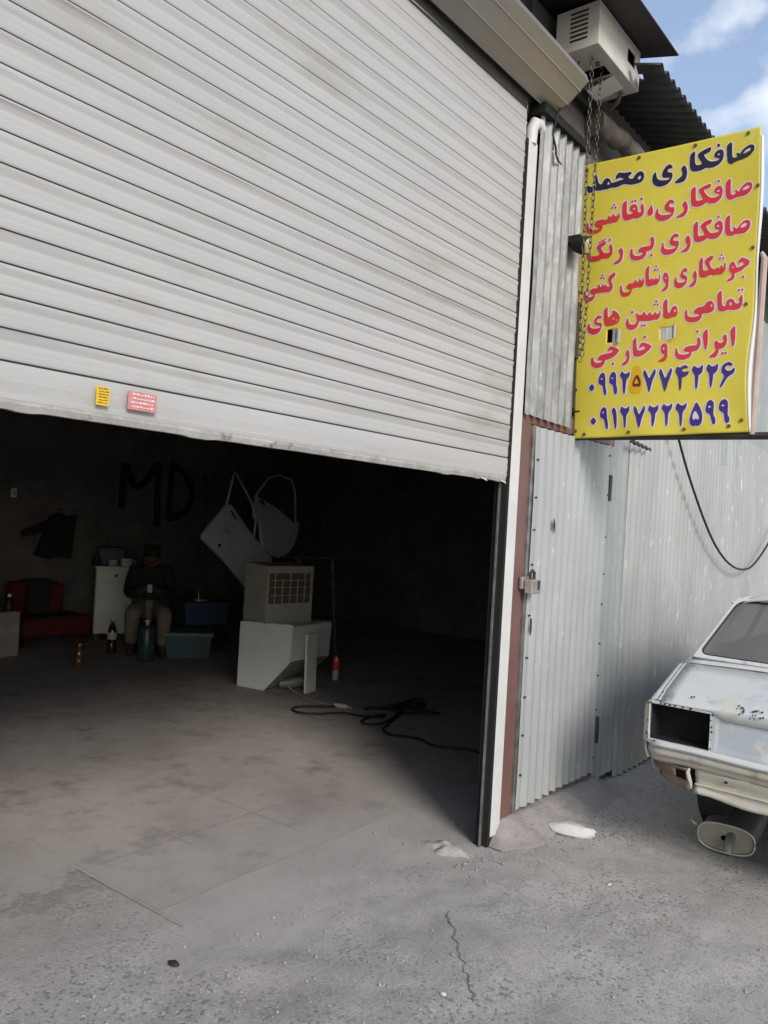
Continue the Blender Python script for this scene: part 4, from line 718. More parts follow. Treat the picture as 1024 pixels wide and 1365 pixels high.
# ------------------------------------------------------------------ banner
bn=thing('banner_sign',(4.02,1.9,2.0),'yellow vinyl banner with red, black and blue Persian lettering hung on a tube frame','banner')
def wr(y,z):   # gentle sag and ripple of the vinyl, metres toward the street side of the sheet
    u=(1.932-y)/.916; v=(z-1.99)/1.47
    e=max(0,u-.80)/.20
    return .004*math.sin(u*5.2+v*2.1)+.003*math.sin(v*9+u*3)+.010*e*e*math.sin(v*8.5+.6)+.006*math.exp(-((v-.02)/.05)**2)*math.sin(u*17)
def edge_in(v):   # how far the outer edge is pulled in
    return .004+.022*math.exp(-((v-.22)/.16)**2)+.003*math.sin(v*14)
XB=4.02
nu,nv=92,148
def bpt(a,b):
    v=b; yl=1.932*v+1.887*(1-v); yr=1.016*v+1.003*(1-v)+edge_in(v)
    y=yl+(yr-yl)*a; zl=1.992+(3.467-1.992)*v; zr=2.010+(3.453-2.010)*v; z=zl+(zr-zl)*a
    return y,z
def inhole(y,z):
    d=(1.932-y)
    h1=.203+.06*(2.558-z)<d<.246 and 2.487<z<2.557
    h2=.474+.14*(2.545-z)<d<.541 and 2.485<z<2.548
    return h1 or h2
mb=MB(); vs=[]; fs=[]
for i in range(nu+1):
    for j in range(nv+1):
        y,z=bpt(i/nu,j/nv); vs.append((XB-wr(y,z),y,z))
for i in range(nu):
    for j in range(nv):
        y,z=bpt((i+.5)/nu,(j+.5)/nv)
        if inhole(y,z): continue
        fs.append((i*(nv+1)+j,(i+1)*(nv+1)+j,(i+1)*(nv+1)+j+1,i*(nv+1)+j+1))
mb.add(vs,fs); sheet=mb.build('vinyl_sheet',M['yellow'],bn,smooth=2,solid=.0015)
for d0,d1,z0_,z1_ in ((.247,.278,2.487,2.555),(.541,.562,2.486,2.549)):
    P=[]; mb=MB()
    for t in np.linspace(0,1,6):
        d=d0+(d1-d0)*t; P.append([(XB-.006-.012*math.sin(t*2.6),1.932-d,z0_),(XB-.006-.012*math.sin(t*2.6),1.932-d,z1_)])
    mb.grid(P)
    mb.build('peeled_flap',M['flap'],sheet,solid=.001)
def chaikin(p,n=2):
    for _ in range(n):
        q=[]
        for k in range(len(p)):
            a=Vector(p[k]); b=Vector(p[(k+1)%len(p)]); q+= [a*.78+b*.22,a*.22+b*.78]
        p=q
    return p
def area(p): return sum(p[k][0]*p[(k+1)%len(p)][1]-p[(k+1)%len(p)][0]*p[k][1] for k in range(len(p)))/2
def offset(p,d):
    s=1 if area(p)>0 else -1; out=[]
    for k in range(len(p)):
        a=Vector(p[k-1]); b=Vector(p[k]); c=Vector(p[(k+1)%len(p)])
        t1=(b-a); t2=(c-b)
        if t1.length<1e-9 or t2.length<1e-9: out.append(b); continue
        n1=Vector((t1.y,-t1.x)).normalized(); n2=Vector((t2.y,-t2.x)).normalized(); nn=(n1+n2)
        nn=nn.normalized() if nn.length>.2 else n1
        out.append(b+nn*s*d)
    return out
def letter_mesh(mb,polys,off):
    tri=tessellate_polygon([[Vector((a,b,0)) for a,b in p] for p in polys]); pts=[q for p in polys for q in p]
    vs=[]
    for a,b in pts:
        y=1.932-a/1000; z=b/1000; vs.append((XB-wr(y,z)-off,y,z))
    mb.add(vs,[tuple(t) for t in tri])
lines={}
for k,(ln,outer,holes) in enumerate(LETTERS): lines.setdefault(ln,[]).append((outer,holes,k))
LAB={1:'black top line of Persian lettering',7:'first blue telephone number in Persian digits',8:'second blue telephone number in Persian digits'}
for ln,gl in lines.items():
    ink={1:M['ink_black'],7:M['ink_blue'],8:M['ink_blue'],9:M['maroon'],10:M['orange']}.get(ln,M['ink_red'])
    m1=MB(); m2=MB()
    for outer,holes,k in gl:
        dia_=len(outer)==4
        po=chaikin(outer,1 if dia_ else 2); ph=[chaikin(h,2) for h in holes]
        letter_mesh(m1,[po]+ph,.0030 if ln!=10 else .0024)
        if ln<9: letter_mesh(m2,[offset(po,5.5 if ln not in (4,) else 4.8)],.0011+.00012*(k%9))
    if ln==9:
        for_o=.0055
        m1=MB()
        for outer,holes,k in gl: letter_mesh(m1,[chaikin(outer)]+[chaikin(h) for h in holes],.0036)
    t=m1.build('patch' if ln==10 else 'text_line',ink,bn,normals=False,label=LAB.get(ln) or ('orange patch stuck over a digit' if ln==10 else 'maroon digit on the orange patch' if ln==9 else None))
    if ln<9: m2.build('text_outline',M['halo'],t,normals=False)
# screws holding the vinyl
M['screw']=mat('rusty_screw',(.22,.15,.06),(.12,.08,.04),40,.6,.5)
for d,z in [(320,3442),(603,3438),(851,3434),(908,3170),(898,2881),(880,2617),(41,3434),(8,3393),(18,3148),(30,2780),(44,2254),(57,2032),(108,2013),(348,2020),(624,2030),(834,2040),(888,2066)]:
    y=1.932-d/1000; z=z/1000
    x=XB-wr(y,z)-.002; n=8; c=[(x-.004,y+.009*math.cos(q),z+.009*math.sin(q)) for q in np.linspace(0,2*math.pi,n,endpoint=False)]
    c2=[(x,p[1],p[2]) for p in c]; mb=MB(); mb.add(c+c2,[tuple(range(n))]+[(k,(k+1)%n,(k+1)%n+n,k+n) for k in range(n)]); mb.build('screw',M['screw'],bn)
mb=MB(); y,z=bpt(.035,.07); mb.box(XB-.006,XB-.003,1.905-.047,1.905-.042,2.075,2.135); mb.build('slit',M['steel_dark'],bn)
# frame tubes
mb=MB(); mb.tube([(4.03,2.02,2.135),(4.03,1.86,2.138)],.021,4); mb.build('bracket',M['steel_dark'],bn)
mb=MB(); mb.tube([(4.045,1.90,2.005),(4.045,.80,1.992)],.018,4); mb.build('frame_tube',M['steel_dark'],bn,label='dark bottom tube running past the outer edge')
mb=MB(); mb.tube([(4.045,1.93,3.44),(4.045,1.04,3.43)],.014,8); mb.build('frame_tube',M['pinktube'],bn)
mb=MB(); mb.tube([(4.04,1.000,2.0),(4.04,.992,2.4),(4.04,.985,2.83),(4.04,.999,2.86)],[.014,.016,.015,.008],8); mb.build('frame_tube',M['pinktube'],bn,label='pinkish upright tube behind the outer edge')
P=[]
for v in np.linspace(0,.97,60):
    y,z=bpt(1,v); q=.004+.018*math.exp(-((v-.22)/.2)**2)+.010*math.exp(-((v-.8)/.25)**2)
    P.append([(XB-wr(y,z)+.001,y+.001,z),(XB-wr(y,z)-.004,y-q*.5,z),(XB+.01,y-q,z)])
MB().grid(P).build('folded_hem',M['vinyl_back'],bn,smooth=2,solid=.0015)
# spotlight on the wall behind the banner
lp=thing('wall_lamp',(3.80,1.86,2.96),'small black round lamp on the wall, half hidden by the banner edge','lamp')
mb=MB(); Rm=Matrix.Rotation(R(70),3,'X'); 
pr=[(.02,-.05),(.036,-.03),(.045,.0),(.047,.03),(.042,.035)]
mm=MB().lathe(pr,(0,0,0),14); mm.v=[tuple(Matrix.Rotation(R(105),3,'X')@Vector(p)+Vector((3.79,1.80,2.95))) for p in mm.v]; mm.build('housing',M['rubber'],lp,smooth=True)
mm=MB().lathe([(.025,.034),(.036,.040),(.016,.048)],(0,0,0),14); mm.v=[tuple(Matrix.Rotation(R(105),3,'X')@Vector(p)+Vector((3.79,1.80,2.95))) for p in mm.v]; mm.build('lens',mat('lamp_glass',(.8,.8,.8),rough=.05,metal=.9),lp,smooth=True)
mb=MB(); mb.box(3.77,3.86,1.80,1.89,2.965,3.0); mb.build('arm',M['rubber'],lp)
mb=MB(); mb.box(3.925,4.06,1.885,1.93,2.42,2.72); tag(mb.build('dark_box',M['steel_dark'],bevel=.004),'dark flat box on the wall behind the banner edge','junction box')  # plain dark box between the sheets by the banner edge
# drooping cable
pts=[]
for x_,y_,z_ in [(5.30,1.80,2.30),(5.42,1.80,2.16),(5.72,1.80,1.89),(6.2,1.80,1.55),(6.55,1.80,1.38),(6.87,1.795,1.285),(7.15,1.785,1.255),(7.45,1.775,1.28),(8.03,1.76,1.55),(8.6,1.75,1.95)]: pts.append((x_,y_,z_))
def smooth_pts(p,n=3):
    p=[Vector(q) for q in p]
    for _ in range(n):
        q=[p[0]]
        for a,b in zip(p,p[1:]): q+=[a*.75+b*.25,a*.25+b*.75]
        p=q+[p[-1]]
    return p
tag(MB().tube(smooth_pts(pts),.0085,8).build('hanging_cable',M['rubber'],smooth=2),'black cable drooping in a loop across the light corrugated wall','cable')
# ------------------------------------------------------------------ stone
def blob(name,c,r,m,seed,sub=3,parent=None,rot=0,amp=.25,fr=3,flat=True):
    bm=bmesh.new(); bmesh.ops.create_icosphere(bm,subdivisions=sub,radius=1)
    for v in bm.verts:
        p=v.co; k=1+amp*(float(fbm(p.x*fr+9+seed,p.y*fr+p.z*fr*1.3+5,3,seed))-.45)*2
        q=Vector((p.x*k*r[0],p.y*k*r[1],p.z*k*r[2])); v.co=Matrix.Rotation(rot,3,'Z')@q+Vector(c)
    me=bpy.data.meshes.new(name); bm.to_mesh(me); bm.free(); me.materials.append(m)
    me.polygons.foreach_set('use_smooth',[True]*len(me.polygons)); me.set_sharp_from_angle(angle=R(28))
    o=bpy.data.objects.new(name,me); COL.objects.link(o)
    if parent is not None: put(o,parent)
    return o
tag(blob('plaster_lump',(3.80,1.685,.022),(.125,.055,.035),M['stone'],4,3,rot=R(-76),amp=.3,fr=1.6),'white plaster lump lying on the yard below the metal door','stone')
# small litter
def litter(x,y,s,m,seed,label,nm='litter'):
    z=float(ground_h(np.array(x),np.array(y))); tag(blob(nm,(x,y,z+s*.3),(s,s*.7,s*.4),m,seed,2,rot=seed,amp=.4,fr=2),label,nm.replace('_',' '))
litter(3.38,1.31,.012,M['stone'],3,'tiny white chip lying in the middle of the yard','stone_chip')
litter(2.22,1.385,.011,M['stone'],5,'tiny white chip at the lower end of the crack in the yard','stone_chip')
litter(1.74,2.13,.022,M['roof_flat'],8,'small dark clod on the rough yard concrete','dirt_clod')
# ------------------------------------------------------------------ muffler
mf=thing('muffler',(4.2,1.1,0),'dusty oval exhaust muffler lying on the ground under the car','muffler')
fwv=Vector((.997,.08,0)).normalized(); rtv=Vector((.2,-.98,0)).normalized()
def mfp(a,s,z):  # a along, s sideways, z up
    tilt=R(10); s2=s*math.cos(tilt)+z*math.sin(tilt)*.0; z2=z-s*math.sin(tilt)*.25
    p=Vector((4.13,1.04,.070))+fwv*a+rtv*s2; return (p.x,p.y,p.z+z2)
def oval(k,n,rx,rz):
    q=2*math.pi*k/n; c,s=math.cos(q),math.sin(q); e=.72
    return rx*math.copysign(abs(c)**e,c),rz*math.copysign(abs(s)**e,s)
mb=MB(); n=32; P=[]
for a,f in ((0,1),(.006,1.0),(.03,.985),(.2,.985),(.40,.985),(.425,.97),(.43,.9)):
    P.append([mfp(a,*oval(k,n,.126*f,.064*f)) for k in range(n+1)])
mb.grid(P); mb.build('shell',M['muffler'],mf,smooth=True)
mb=MB(); P=[]
for a,f in ((.003,.98),(.010,.93),(.011,.6),(.006,.2)):
    P.append([mfp(a,*oval(k,n,.126*f,.064*f)) for k in range(n+1)])
mb.grid(P); mb.build('end_plate',mat('rusty_tan_end_plate',(.38,.34,.27),(.29,.26,.20),7,.6,.3,.1,40,[((.36,.28,.17),9,.58,.7)]),mf,smooth=True)
mb=MB(); mb.tube([mfp(0,*oval(k,n,.128,.066)) for k in range(n+1)],.005,6); mb.build('seam',M['bright'],mf,smooth=2)
mb=MB(); mb.tube([mfp(.02,.02,.014),mfp(-.02,.02,.006),mfp(-.05,.02,-.015),mfp(-.06,.02,-.042)],.022,12); mb.build('tail_pipe',M['muffler'],mf,smooth=True)
mb=MB(); mb.tube([mfp(.04,-.112,.015),mfp(.02,-.135,.025),mfp(-.0,-.155,.045),mfp(.02,-.168,.045),mfp(.03,-.168,.025)],.006,6); mb.build('hanger_hook',M['bright'],mf,smooth=2)
# ------------------------------------------------------------------ car (old saloon, tail toward the camera)
car=thing('parked_car',(4.4,.6,0),'old stripped saloon car in patchy pale primer without rear lights or bumper','car')
P0=Vector((3.704,1.285,0)); CF=Vector((1,-.03,0)).normalized(); CR=Vector((-.03,-1,0)).normalized()
W2=.72
def cw(x,s,z):  # x ahead from the tail, s right from the left light edge, z up
    p=P0+CF*x+CR*s; return (p.x,p.y,z)
def cc(x,t,z): return cw(x,W2+t,z)   # t from the car's centre line, left negative
LEN=3.55
def arch(x):
    z=.30 if x>.46 else .41
    for c in (.80,2.80):
        d=abs(x-c)
        if d<.34: z=max(z,.27+math.sqrt(.34**2-d*d))
    return z
def lidz(x):
    if x<.08: return .752+.042*(x/.08)
    if x<.36: return .794+(x-.08)/.28*.108
    if x<2.25: return .905+.008*min(1,(x-.36)/.1)
    return .90-.10*((x-2.25)/(LEN-2.25))**1.5
def hw(x):
    if x<.25: return .757-.004*(1-x/.25)**2
    if x>3.2: return .757-.08*((x-3.2)/.35)**2
    return .757
xs=sorted(set([.028,.05,.08,.12,.2]+list(np.linspace(.26,LEN,90))))
def flank(side):
    P=[]
    for x in xs:
        h=hw(x); zb=arch(x) if x>.1 else .48; zt=lidz(x)-.012; row=[]
        for t,dw in ((0,.02),(.12,.006),(.35,0),(.6,-.0),(.75,.0),(.88,.006),(.96,.022),(1.0,.05)):
            zz=zb+(zt-zb)*t; ww=h-dw
            if abs(zz-.62)<.02: ww+=.006
            row.append(cc(x,side*ww,zz))
        P.append(row)
    return MB().grid(P)
body=MB()
for s in (-1,1):
    m=flank(s); body.add(m.v,m.f)
body_o=body.build('body_side',M['car'],car,smooth=True,solid=.004)
# trunk lid, rear wings top
mb=MB(); P=[]
for x in [0.0,.02,.05,.08,.10,.16,.25,.33]:
    P.append([cc(x,t*(hw(x)-.075),lidz(x)+.012*(1-t*t)) for t in np.linspace(-1,1,25)])
P.insert(0,[cc(-.007,t*(hw(0)-.075),.750-.030*min(1,max(0,(.66-abs(t))/.05))) for t in np.linspace(-1,1,25)])
mb.grid(P); mb.build('trunk_lid',M['car'],car,smooth=True,solid=.004)
for s in (-1,1):
    P=[]; mb=MB()
    for x in [0.012,.03,.06,.10,.16,.24,.33,.42]:
        h=hw(x); P.append([cc(x,s*(h-.05),lidz(x)-.012),cc(x,s*(h-.062),lidz(x)-.004),cc(x,s*(h-.081),lidz(x)-.002)])
    mb.grid(P); mb.build('wing_top',M['car'],car,smooth=True,solid=.004)
# scuttle between lid and glass, bonnet
mb=MB(); P=[[cc(x,t*(hw(x)-.055),lidz(x)-.006+.014*(1-t*t)+(.006 if x<.39 else .0)) for t in np.linspace(-1,1,17)] for x in (.338,.36,.42,.52)]
mb.grid(P); mb.build('rear_shelf_panel',M['car'],car,smooth=True,solid=.004)
mb=MB(); P=[[cc(x,t*(hw(x)-.052),lidz(x)-.010+.02*(1-t*t)) for t in np.linspace(-1,1,17)] for x in np.linspace(2.2,LEN,14)]
mb.grid(P); mb.build('bonnet',M['car'],car,smooth=True,solid=.004)
mb=MB(); P=[[cc(LEN,t*.66,z) for t in np.linspace(-1,1,9)] for z in (.36,.5,.79)]; mb.grid(P); mb.build('nose_panel',M['car'],car,solid=.004)
# tail panel with two rectangular light openings
LO=[(.0,.262,.578,.738)]
def tail_x(s,z):
    e=max(0,-s,s-2*W2); return .026*(e/.037)**2
mb=MB()
ss=sorted(set([-.037,-.031,-.024,-.016,-.008,0,.262,.285]+list(np.linspace(.3,1.14,30))+[1.155,1.178,1.44,1.448,1.456,1.464,1.471,1.477])); zs_=[.560,.578,.60,.65,.70,.738,.752]
for a,b in zip(ss,ss[1:]):
    for c,d in zip(zs_,zs_[1:]):
        if c>=.578-1e-6 and d<=.738+1e-6 and ((a>=-1e-6 and b<=.262+1e-6) or (a>=1.178-1e-6 and b<=1.44+1e-6)): continue
        rec=lambda s,z: tail_x(s,z)+(.003 if (.29<s<1.15 and .585<z<.72) else 0)
        fz=lambda s,z: min(z,.690+.062*math.sqrt(max(0,1-(max(0,-s,s-2*W2)/.0372)**2)))
        mb.add([cw(rec(a,c),a,fz(a,c)),cw(rec(b,c),b,fz(b,c)),cw(rec(b,d),b,fz(b,d)),cw(rec(a,d),a,fz(a,d))],[(0,1,2,3)])
bm_=mb.build('tail_panel',mat('tail_panel_primer',(.42,.46,.51),(.50,.53,.55),4,.42,0,.04,12,[((.56,.52,.38),2.4,.5,.56),((.58,.61,.63),9,.58,.66),((.25,.24,.25),26,.70,.75)]),car,solid=.004)
for s0 in (0,1.178):
    mb=MB()
    # flange around the opening and the dark pocket behind it
    a,b,c,d=s0,s0+.262,.578,.738
    for (s1,s2,z1,z2) in ((a,b,c,c),(a,b,d,d)):
        mb.add([cw(-.004,s1,z1),cw(-.004,s2,z1),cw(.12,s2,z1),cw(.12,s1,z1)],[(0,1,2,3)])
    for s1 in (a,b): mb.add([cw(-.004,s1,c),cw(-.004,s1,d),cw(.12,s1,d),cw(.12,s1,c)],[(0,1,2,3)])
    mb.add([cw(.12,a,c),cw(.12,b,c),cw(.12,b,d),cw(.12,a,d)],[(0,1,2,3)])
    mb.build('light_pocket',M['black'],car,normals=False)
    mb=MB(); mb.tube([cw(-.003,a-.004,c-.004),cw(-.003,b+.004,c-.004),cw(-.003,b+.004,d+.004),cw(-.003,a-.004,d+.004),cw(-.003,a-.004,c-.004)],.0055,5); mb.build('light_flange',M['car'],car)
# rolled ridge below the lights, then the recessed valance
mb=MB(); P=[]
for s in np.linspace(-.03,1.47,50):
    e=tail_x(s,0); k=max(0,(abs(s-W2)-.66)/.09); row=[]
    for z,x in ((.575,-.002),(.572,-.010),(.565,-.018),(.556,-.021),(.548,-.017),(.543,-.006),(.541,.004)):
        row.append(cw(x+e*.6+.06*max(0,.05-s,s-1.39)**2/.0064+.004*k,s,z+.004*math.sin(s*9)))
    P.append(row)
MB().grid(P).build('tail_ridge',M['car'],car,smooth=True,solid=.003)
P=[]
for s in np.linspace(-.03,1.47,60):
    row=[]
    for z,x in ((.543,.000),(.538,-.006),(.524,-.007),(.513,-.004),(.507,.004),(.503,.016),(.490,.018),(.476,.026)):
        row.append(cw(x+tail_x(s,0)*.6+.06*max(0,.05-s,s-1.39)**2/.0064+.006*(float(fbm(s*7,z*20,2,8))-.45),s,z+.004*math.sin(s*9)))
    P.append(row)
MB().grid(P).build('tail_ledge',M['car_low'],car,smooth=True,solid=.003)
mb=MB(); P=[]
def vlow(s):
    return .372-.035*(s-.13)-.012*min(1,max(0,(s-.26)/.08))+.006*float(fbm(s*40,1,3,3))
for s in np.linspace(.20,1.46,70):
    e=tail_x(s,0); k=.05*max(0,(abs(s-W2)-.6)/.12)
    row=[]
    for t in np.linspace(0,1,9):
        z=.476+(vlow(s)-.476)*t; x=.03+.022*math.sin(t*3.1)*.0+.018*(t>.35)*(1-t)-.010*(t>.8)+.02*t
        row.append(cw(x+e+k+.022*(float(fbm(s*5,t*2.5,3,44))-.45),s,z+.003*math.sin(s*31+t*4)))
    P.append(row)
MB().grid(P).build('valance',M['car_low'],car,smooth=True,solid=.004)
mb=MB(); P=[]
for s in np.linspace(.20,1.46,60):
    e=tail_x(s,0); P.append([cw(.046+e,s,.413),cw(.036+e+.012*(float(fbm(s*6,2,2,4))-.4),s,.408),cw(.05+e,s,.403)])
MB().grid(P).build('valance_rib',M['car_low'],car,smooth=True)
mb=MB(); 
for s,z in ((.335,.452),(1.10,.45)):
    n=10; mb=MB(); mb.add([cw(.0235,s+.008*math.cos(q),z+.006*math.sin(q)) for q in np.linspace(0,6.283,n,endpoint=False)],[tuple(range(n))]); mb.build('bolt_hole',M['black'],car)
# torn rusty left corner: outer skin, dark slot and a bent strut
mb=MB(); P=[]
for q in np.linspace(0,1,16):
    s=.175-.20*math.sin(q*1.57); x=.012+.16*(1-math.cos(q*1.57)); row=[]
    for t in np.linspace(0,1,8):
        z=.474+(.372+.03*q-.474)*t+.004*float(fbm(q*9,t*9,3,6)); row.append(cw(x+.03*t+.006*float(fbm(q*7,t*5,3,2)),s+.02*t*q,z))
    P.append(row)
mm=MB(); mm.grid([r[:2] for r in P]); mm.grid([r[4:] for r in P]); mm.grid([r[1:5] for r in P[3:]])
mm.build('torn_corner',M['rust'],car,smooth=True,solid=.004)
mb=MB(); mb.add([cw(.075,.04,.475),cw(.06,.215,.475),cw(.07,.215,.39),cw(.10,.02,.40)],[(0,1,2,3)]); mb.build('corner_void',M['black'],car)
mb=MB(); mb.tube([cw(.02,.178,.476),cw(.008,.176,.462),cw(.012,.18,.44),cw(.02,.188,.412),cw(.02,.19,.39)],[.006,.009,.010,.007,.003],6); mb.build('bent_strut',M['car_low'],car,smooth=True)
# black underbody, lowered so that the space beneath the car stays dark
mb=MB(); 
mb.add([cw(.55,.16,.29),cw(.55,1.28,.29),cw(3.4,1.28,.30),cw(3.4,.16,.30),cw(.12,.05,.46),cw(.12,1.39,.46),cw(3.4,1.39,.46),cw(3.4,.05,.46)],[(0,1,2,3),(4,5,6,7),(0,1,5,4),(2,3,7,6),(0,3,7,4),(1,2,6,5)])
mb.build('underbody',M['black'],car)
# wheels
for x in (.80,2.80):
    for t in (-.60,.60):
        n=28; mb=MB(); P=[]
        for k in range(n+1):
            q=2*math.pi*k/n; row=[]
            for dr,dw in ((.17,-.07),(.24,-.078),(.268,-.06),(.275,0),(.268,.06),(.24,.078),(.17,.07)):
                zz=.262+dr*math.sin(q)
                row.append(cc(x+dr*math.cos(q),t+dw,max(zz,.003)))
            P.append(row)
        mb.grid(P); wh=mb.build('wheel',M['tyre'],car,smooth=True)
        mb=MB(); P=[[cc(x+r*math.cos(q),t+(.055 if t>0 else -.055)*(1-.5*(r<.08)),.262+r*math.sin(q)) for r in (.175,.15,.08,.03)] for q in np.linspace(0,2*math.pi,25)]
        mb.grid(P); mb.build('rim',M['rust'],wh,smooth=True)
# greenhouse
def gh(x,t,z): return cc(x,t,z)
RZ=1.205
base=[(.60,.655,.918),(2.50,.655,.915)]; top=[(1.02,.535,RZ),(2.05,.535,RZ)]
# roof skin
mb=MB(); P=[]
for i,u in enumerate(np.linspace(0,1,22)):
    x=.62+(1.83-.62)*u; row=[]
    for t in np.linspace(-1,1,21):
        crown=.055*(1-abs(t)**2.6)+.012*math.sin(math.pi*u); drop=-.018*max(0,(abs(t)-.9)/.1)
        e=.02*max(0,(.1-u)/.1)**2+.02*max(0,(u-.9)/.1)**2
        row.append(gh(x-.045*(1-abs(t)**2)*(1 if u<.5 else -1)*(abs(u-.5)*2),t*.555,RZ+crown+drop-e))
    P.append(row)
MB().grid(P).build('roof',M['roofpaint'],car,smooth=True,solid=.006)
mb=MB()
for s in (-1,1): mb=MB(); mb.tube([gh(x,s*.565,RZ+.004-.022*((x-1.22)/.6)**2) for x in np.linspace(.61,1.84,12)],.008,6); mb.build('drip_rail',M['roofpaint'],car,smooth=2)
def quad_frame(nm,c0,c1,c2,c3,wd,m,glassname):
    # c0,c1 bottom, c2,c3 top (order round); frame strip + glass, slightly bowed
    c=[Vector(p) for p in (c0,c1,c2,c3)]; mid=sum(c,Vector())/4
    nrm=(c[1]-c[0]).cross(c[3]-c[0]).normalized()
    inn=[]
    for k in range(4):
        a=(c[(k+1)%4]-c[k]).normalized(); b=(c[k-1]-c[k]).normalized(); s=max(.3,a.cross(b).length)
        inn.append(c[k]+(a*wd[k-1]+b*wd[k])/s)
    def rnd(p,r=.05,n=5):
        out=[]
        for k in range(4):
            a=(p[k-1]-p[k]).normalized()*r; b=(p[(k+1)%4]-p[k]).normalized()*r
            for q in np.linspace(0,1,n): out.append(p[k]+a*(1-q)**2+b*q*q)
        return out
    rin=rnd(inn); rout=rnd(c,.012); n=len(rin); mb=MB()
    mb.add(rout+rin,[(k,(k+1)%n,(k+1)%n+n,k+n) for k in range(n)]); f=mb.build(nm,m,car,solid=.012)
    g=MB(); g.add([p-nrm*.0 for p in rin],[tuple(range(n))]); gl=g.build(glassname,M['glass'],car)
    k=MB(); k.tube(rin+[rin[0]],.007,6,cap=False); k.build('window_rubber',M['rubber'],gl,smooth=2)
quad_frame('rear_pillars',gh(.385,-.672,.918),gh(.385,.672,.918),gh(.635,.548,RZ+.004),gh(.635,-.548,RZ+.004),(.020,.014,.016,.014),M['car'],'rear_window')
quad_frame('front_pillars',gh(2.27,.665,.905),gh(2.27,-.665,.905),gh(1.82,-.545,RZ),gh(1.82,.545,RZ),(.03,.04,.03,.04),M['car'],'windscreen')
for s in (-1,1):
    quad_frame('door_window_frame',gh(.55,s*.68,.912),gh(1.25,s*.68,.912),gh(1.25,s*.562,RZ-.012),gh(.70,s*.562,RZ-.012),(.03,.035,.03,.09),M['car'],'side_window')
    quad_frame('door_window_frame',gh(1.25,s*.68,.912),gh(2.22,s*.68,.908),gh(1.81,s*.562,RZ-.012),gh(1.25,s*.562,RZ-.012),(.03,.05,.03,.035),M['car'],'side_window')
for s in (-1,1):
    mb=MB(); mb.grid([[gh(.385,s*.673,.918),gh(.635,s*.549,RZ)],[gh(.57,s*.681,.912),gh(.71,s*.563,RZ-.012)]])
    mb.grid([[cc(x,s*(.68),.913) for x in (.38,.8,1.3,1.9,2.3)],[cc(x,s*(hw(x)-.05),lidz(x)-.012) for x in (.38,.8,1.3,1.9,2.3)]]); mb.build('quarter_panel',M['car'],car,solid=.004)
# seats inside
for x,hh in ((.80,.96),(1.45,1.0)):
    mb=MB(); mb.box(-.02,.12,-.55,.55,.45,hh) if False else None
    v=[]; 
    for (a,z) in ((x,.45),(x+.16,.45),(x+.02,hh),(x-.10,hh)):
        for t in (-.55,.55): v.append(cc(a,t,z))
    mb.add(v,[(0,2,3,1),(2,4,5,3),(4,6,7,5),(6,0,1,7),(0,2,4,6),(1,3,5,7)]); mb.build('seat',M['sofa_black'],car)
mb=MB(); mb.tube([gh(1.95,-.33+.19*math.cos(q),.90+.19*math.sin(q)) for q in np.linspace(0,2*math.pi,25)],.012,6); mb.build('steering_wheel',M['rubber'],car)
# scratches and peeled marks on the lid lip
mb=MB()
for k in range(34):
    s=(.36+.12*random.random()) if k<18 else random.uniform(.02,1.4); z=.752+.03*random.random() if k<18 else .752+.04*random.random(); w_=.003+.007*random.random(); x=(z-.765)/.042*.08-.010
    mb.add([cw(x,s,z),cw(x,s+w_,z+.002),cw(x+.010,s+w_*.7,z+.008),cw(x+.008,s-.002,z+.006)],[(0,1,2,3)])
mb.build('chipped_paint',M['steel_dark'],car)

mb=MB()
for k in range(26):
    e=random.choice('tblr'); a=random.random(); q=.003+.003*random.random()
    s,z={'t':(.262*a,.744),'b':(.262*a,.571),'l':(-.010,.578+.16*a),'r':(.270,.578+.16*a)}[e]
    s+=random.uniform(-.004,.004); z+=random.uniform(-.003,.003); x=-.0062-.004*(e in 'tblr')
    mb.add([cw(x,s-q,z),cw(x,s,z-q),cw(x,s+q*1.3,z),cw(x,s,z+q)],[(0,1,2,3)])
mb.build('flange_chips',M['steel_dark'],car)
# ------------------------------------------------------------------ inside the garage
def rotz(a): return Matrix.Rotation(a,3,'Z')
FL=.004
# white enamel cabinet
cab=thing('white_cabinet',(5.3,7.85,FL),'narrow white cabinet with a drawer and a stained door against the dark wall','cabinet')
Rc=rotz(R(-31)); oc=(5.10,7.95,FL)
def cbx(mb,*a): return mb.box(*a,Rc,oc)
cbx(MB(),0,.42,.02,.40,.06,.78).build('carcass',M['white_enam'],cab,bevel=.004)
cbx(MB(),-.015,.435,-.01,.41,.782,.806).build('top',M['white_enam'],cab,bevel=.004)
o=cbx(MB(),.01,.41,.0,.018,.64,.772).build('drawer',M['white_enam'],cab,bevel=.004)
mm=MB().lathe([(.012,0),(.018,.008),(.010,.016)],(0,0,0),12); mm.v=[tuple(Rc@(Matrix.Rotation(R(90),3,'X')@Vector(p)+Vector((.21,0,.706)))+Vector(oc)) for p in mm.v]; mm.build('knob',M['steel_dark'],o)
cbx(MB(),.01,.41,.0,.018,.07,.628).build('door',M['white_enam'],cab,bevel=.004)
for a in (.02,.37): cbx(MB(),a,a+.03,.03,.06,0,.06).build('leg',M['steel_dark'],cab)
def at(u,v,z): p=Rc@Vector((u,v,z))+Vector(oc); return p
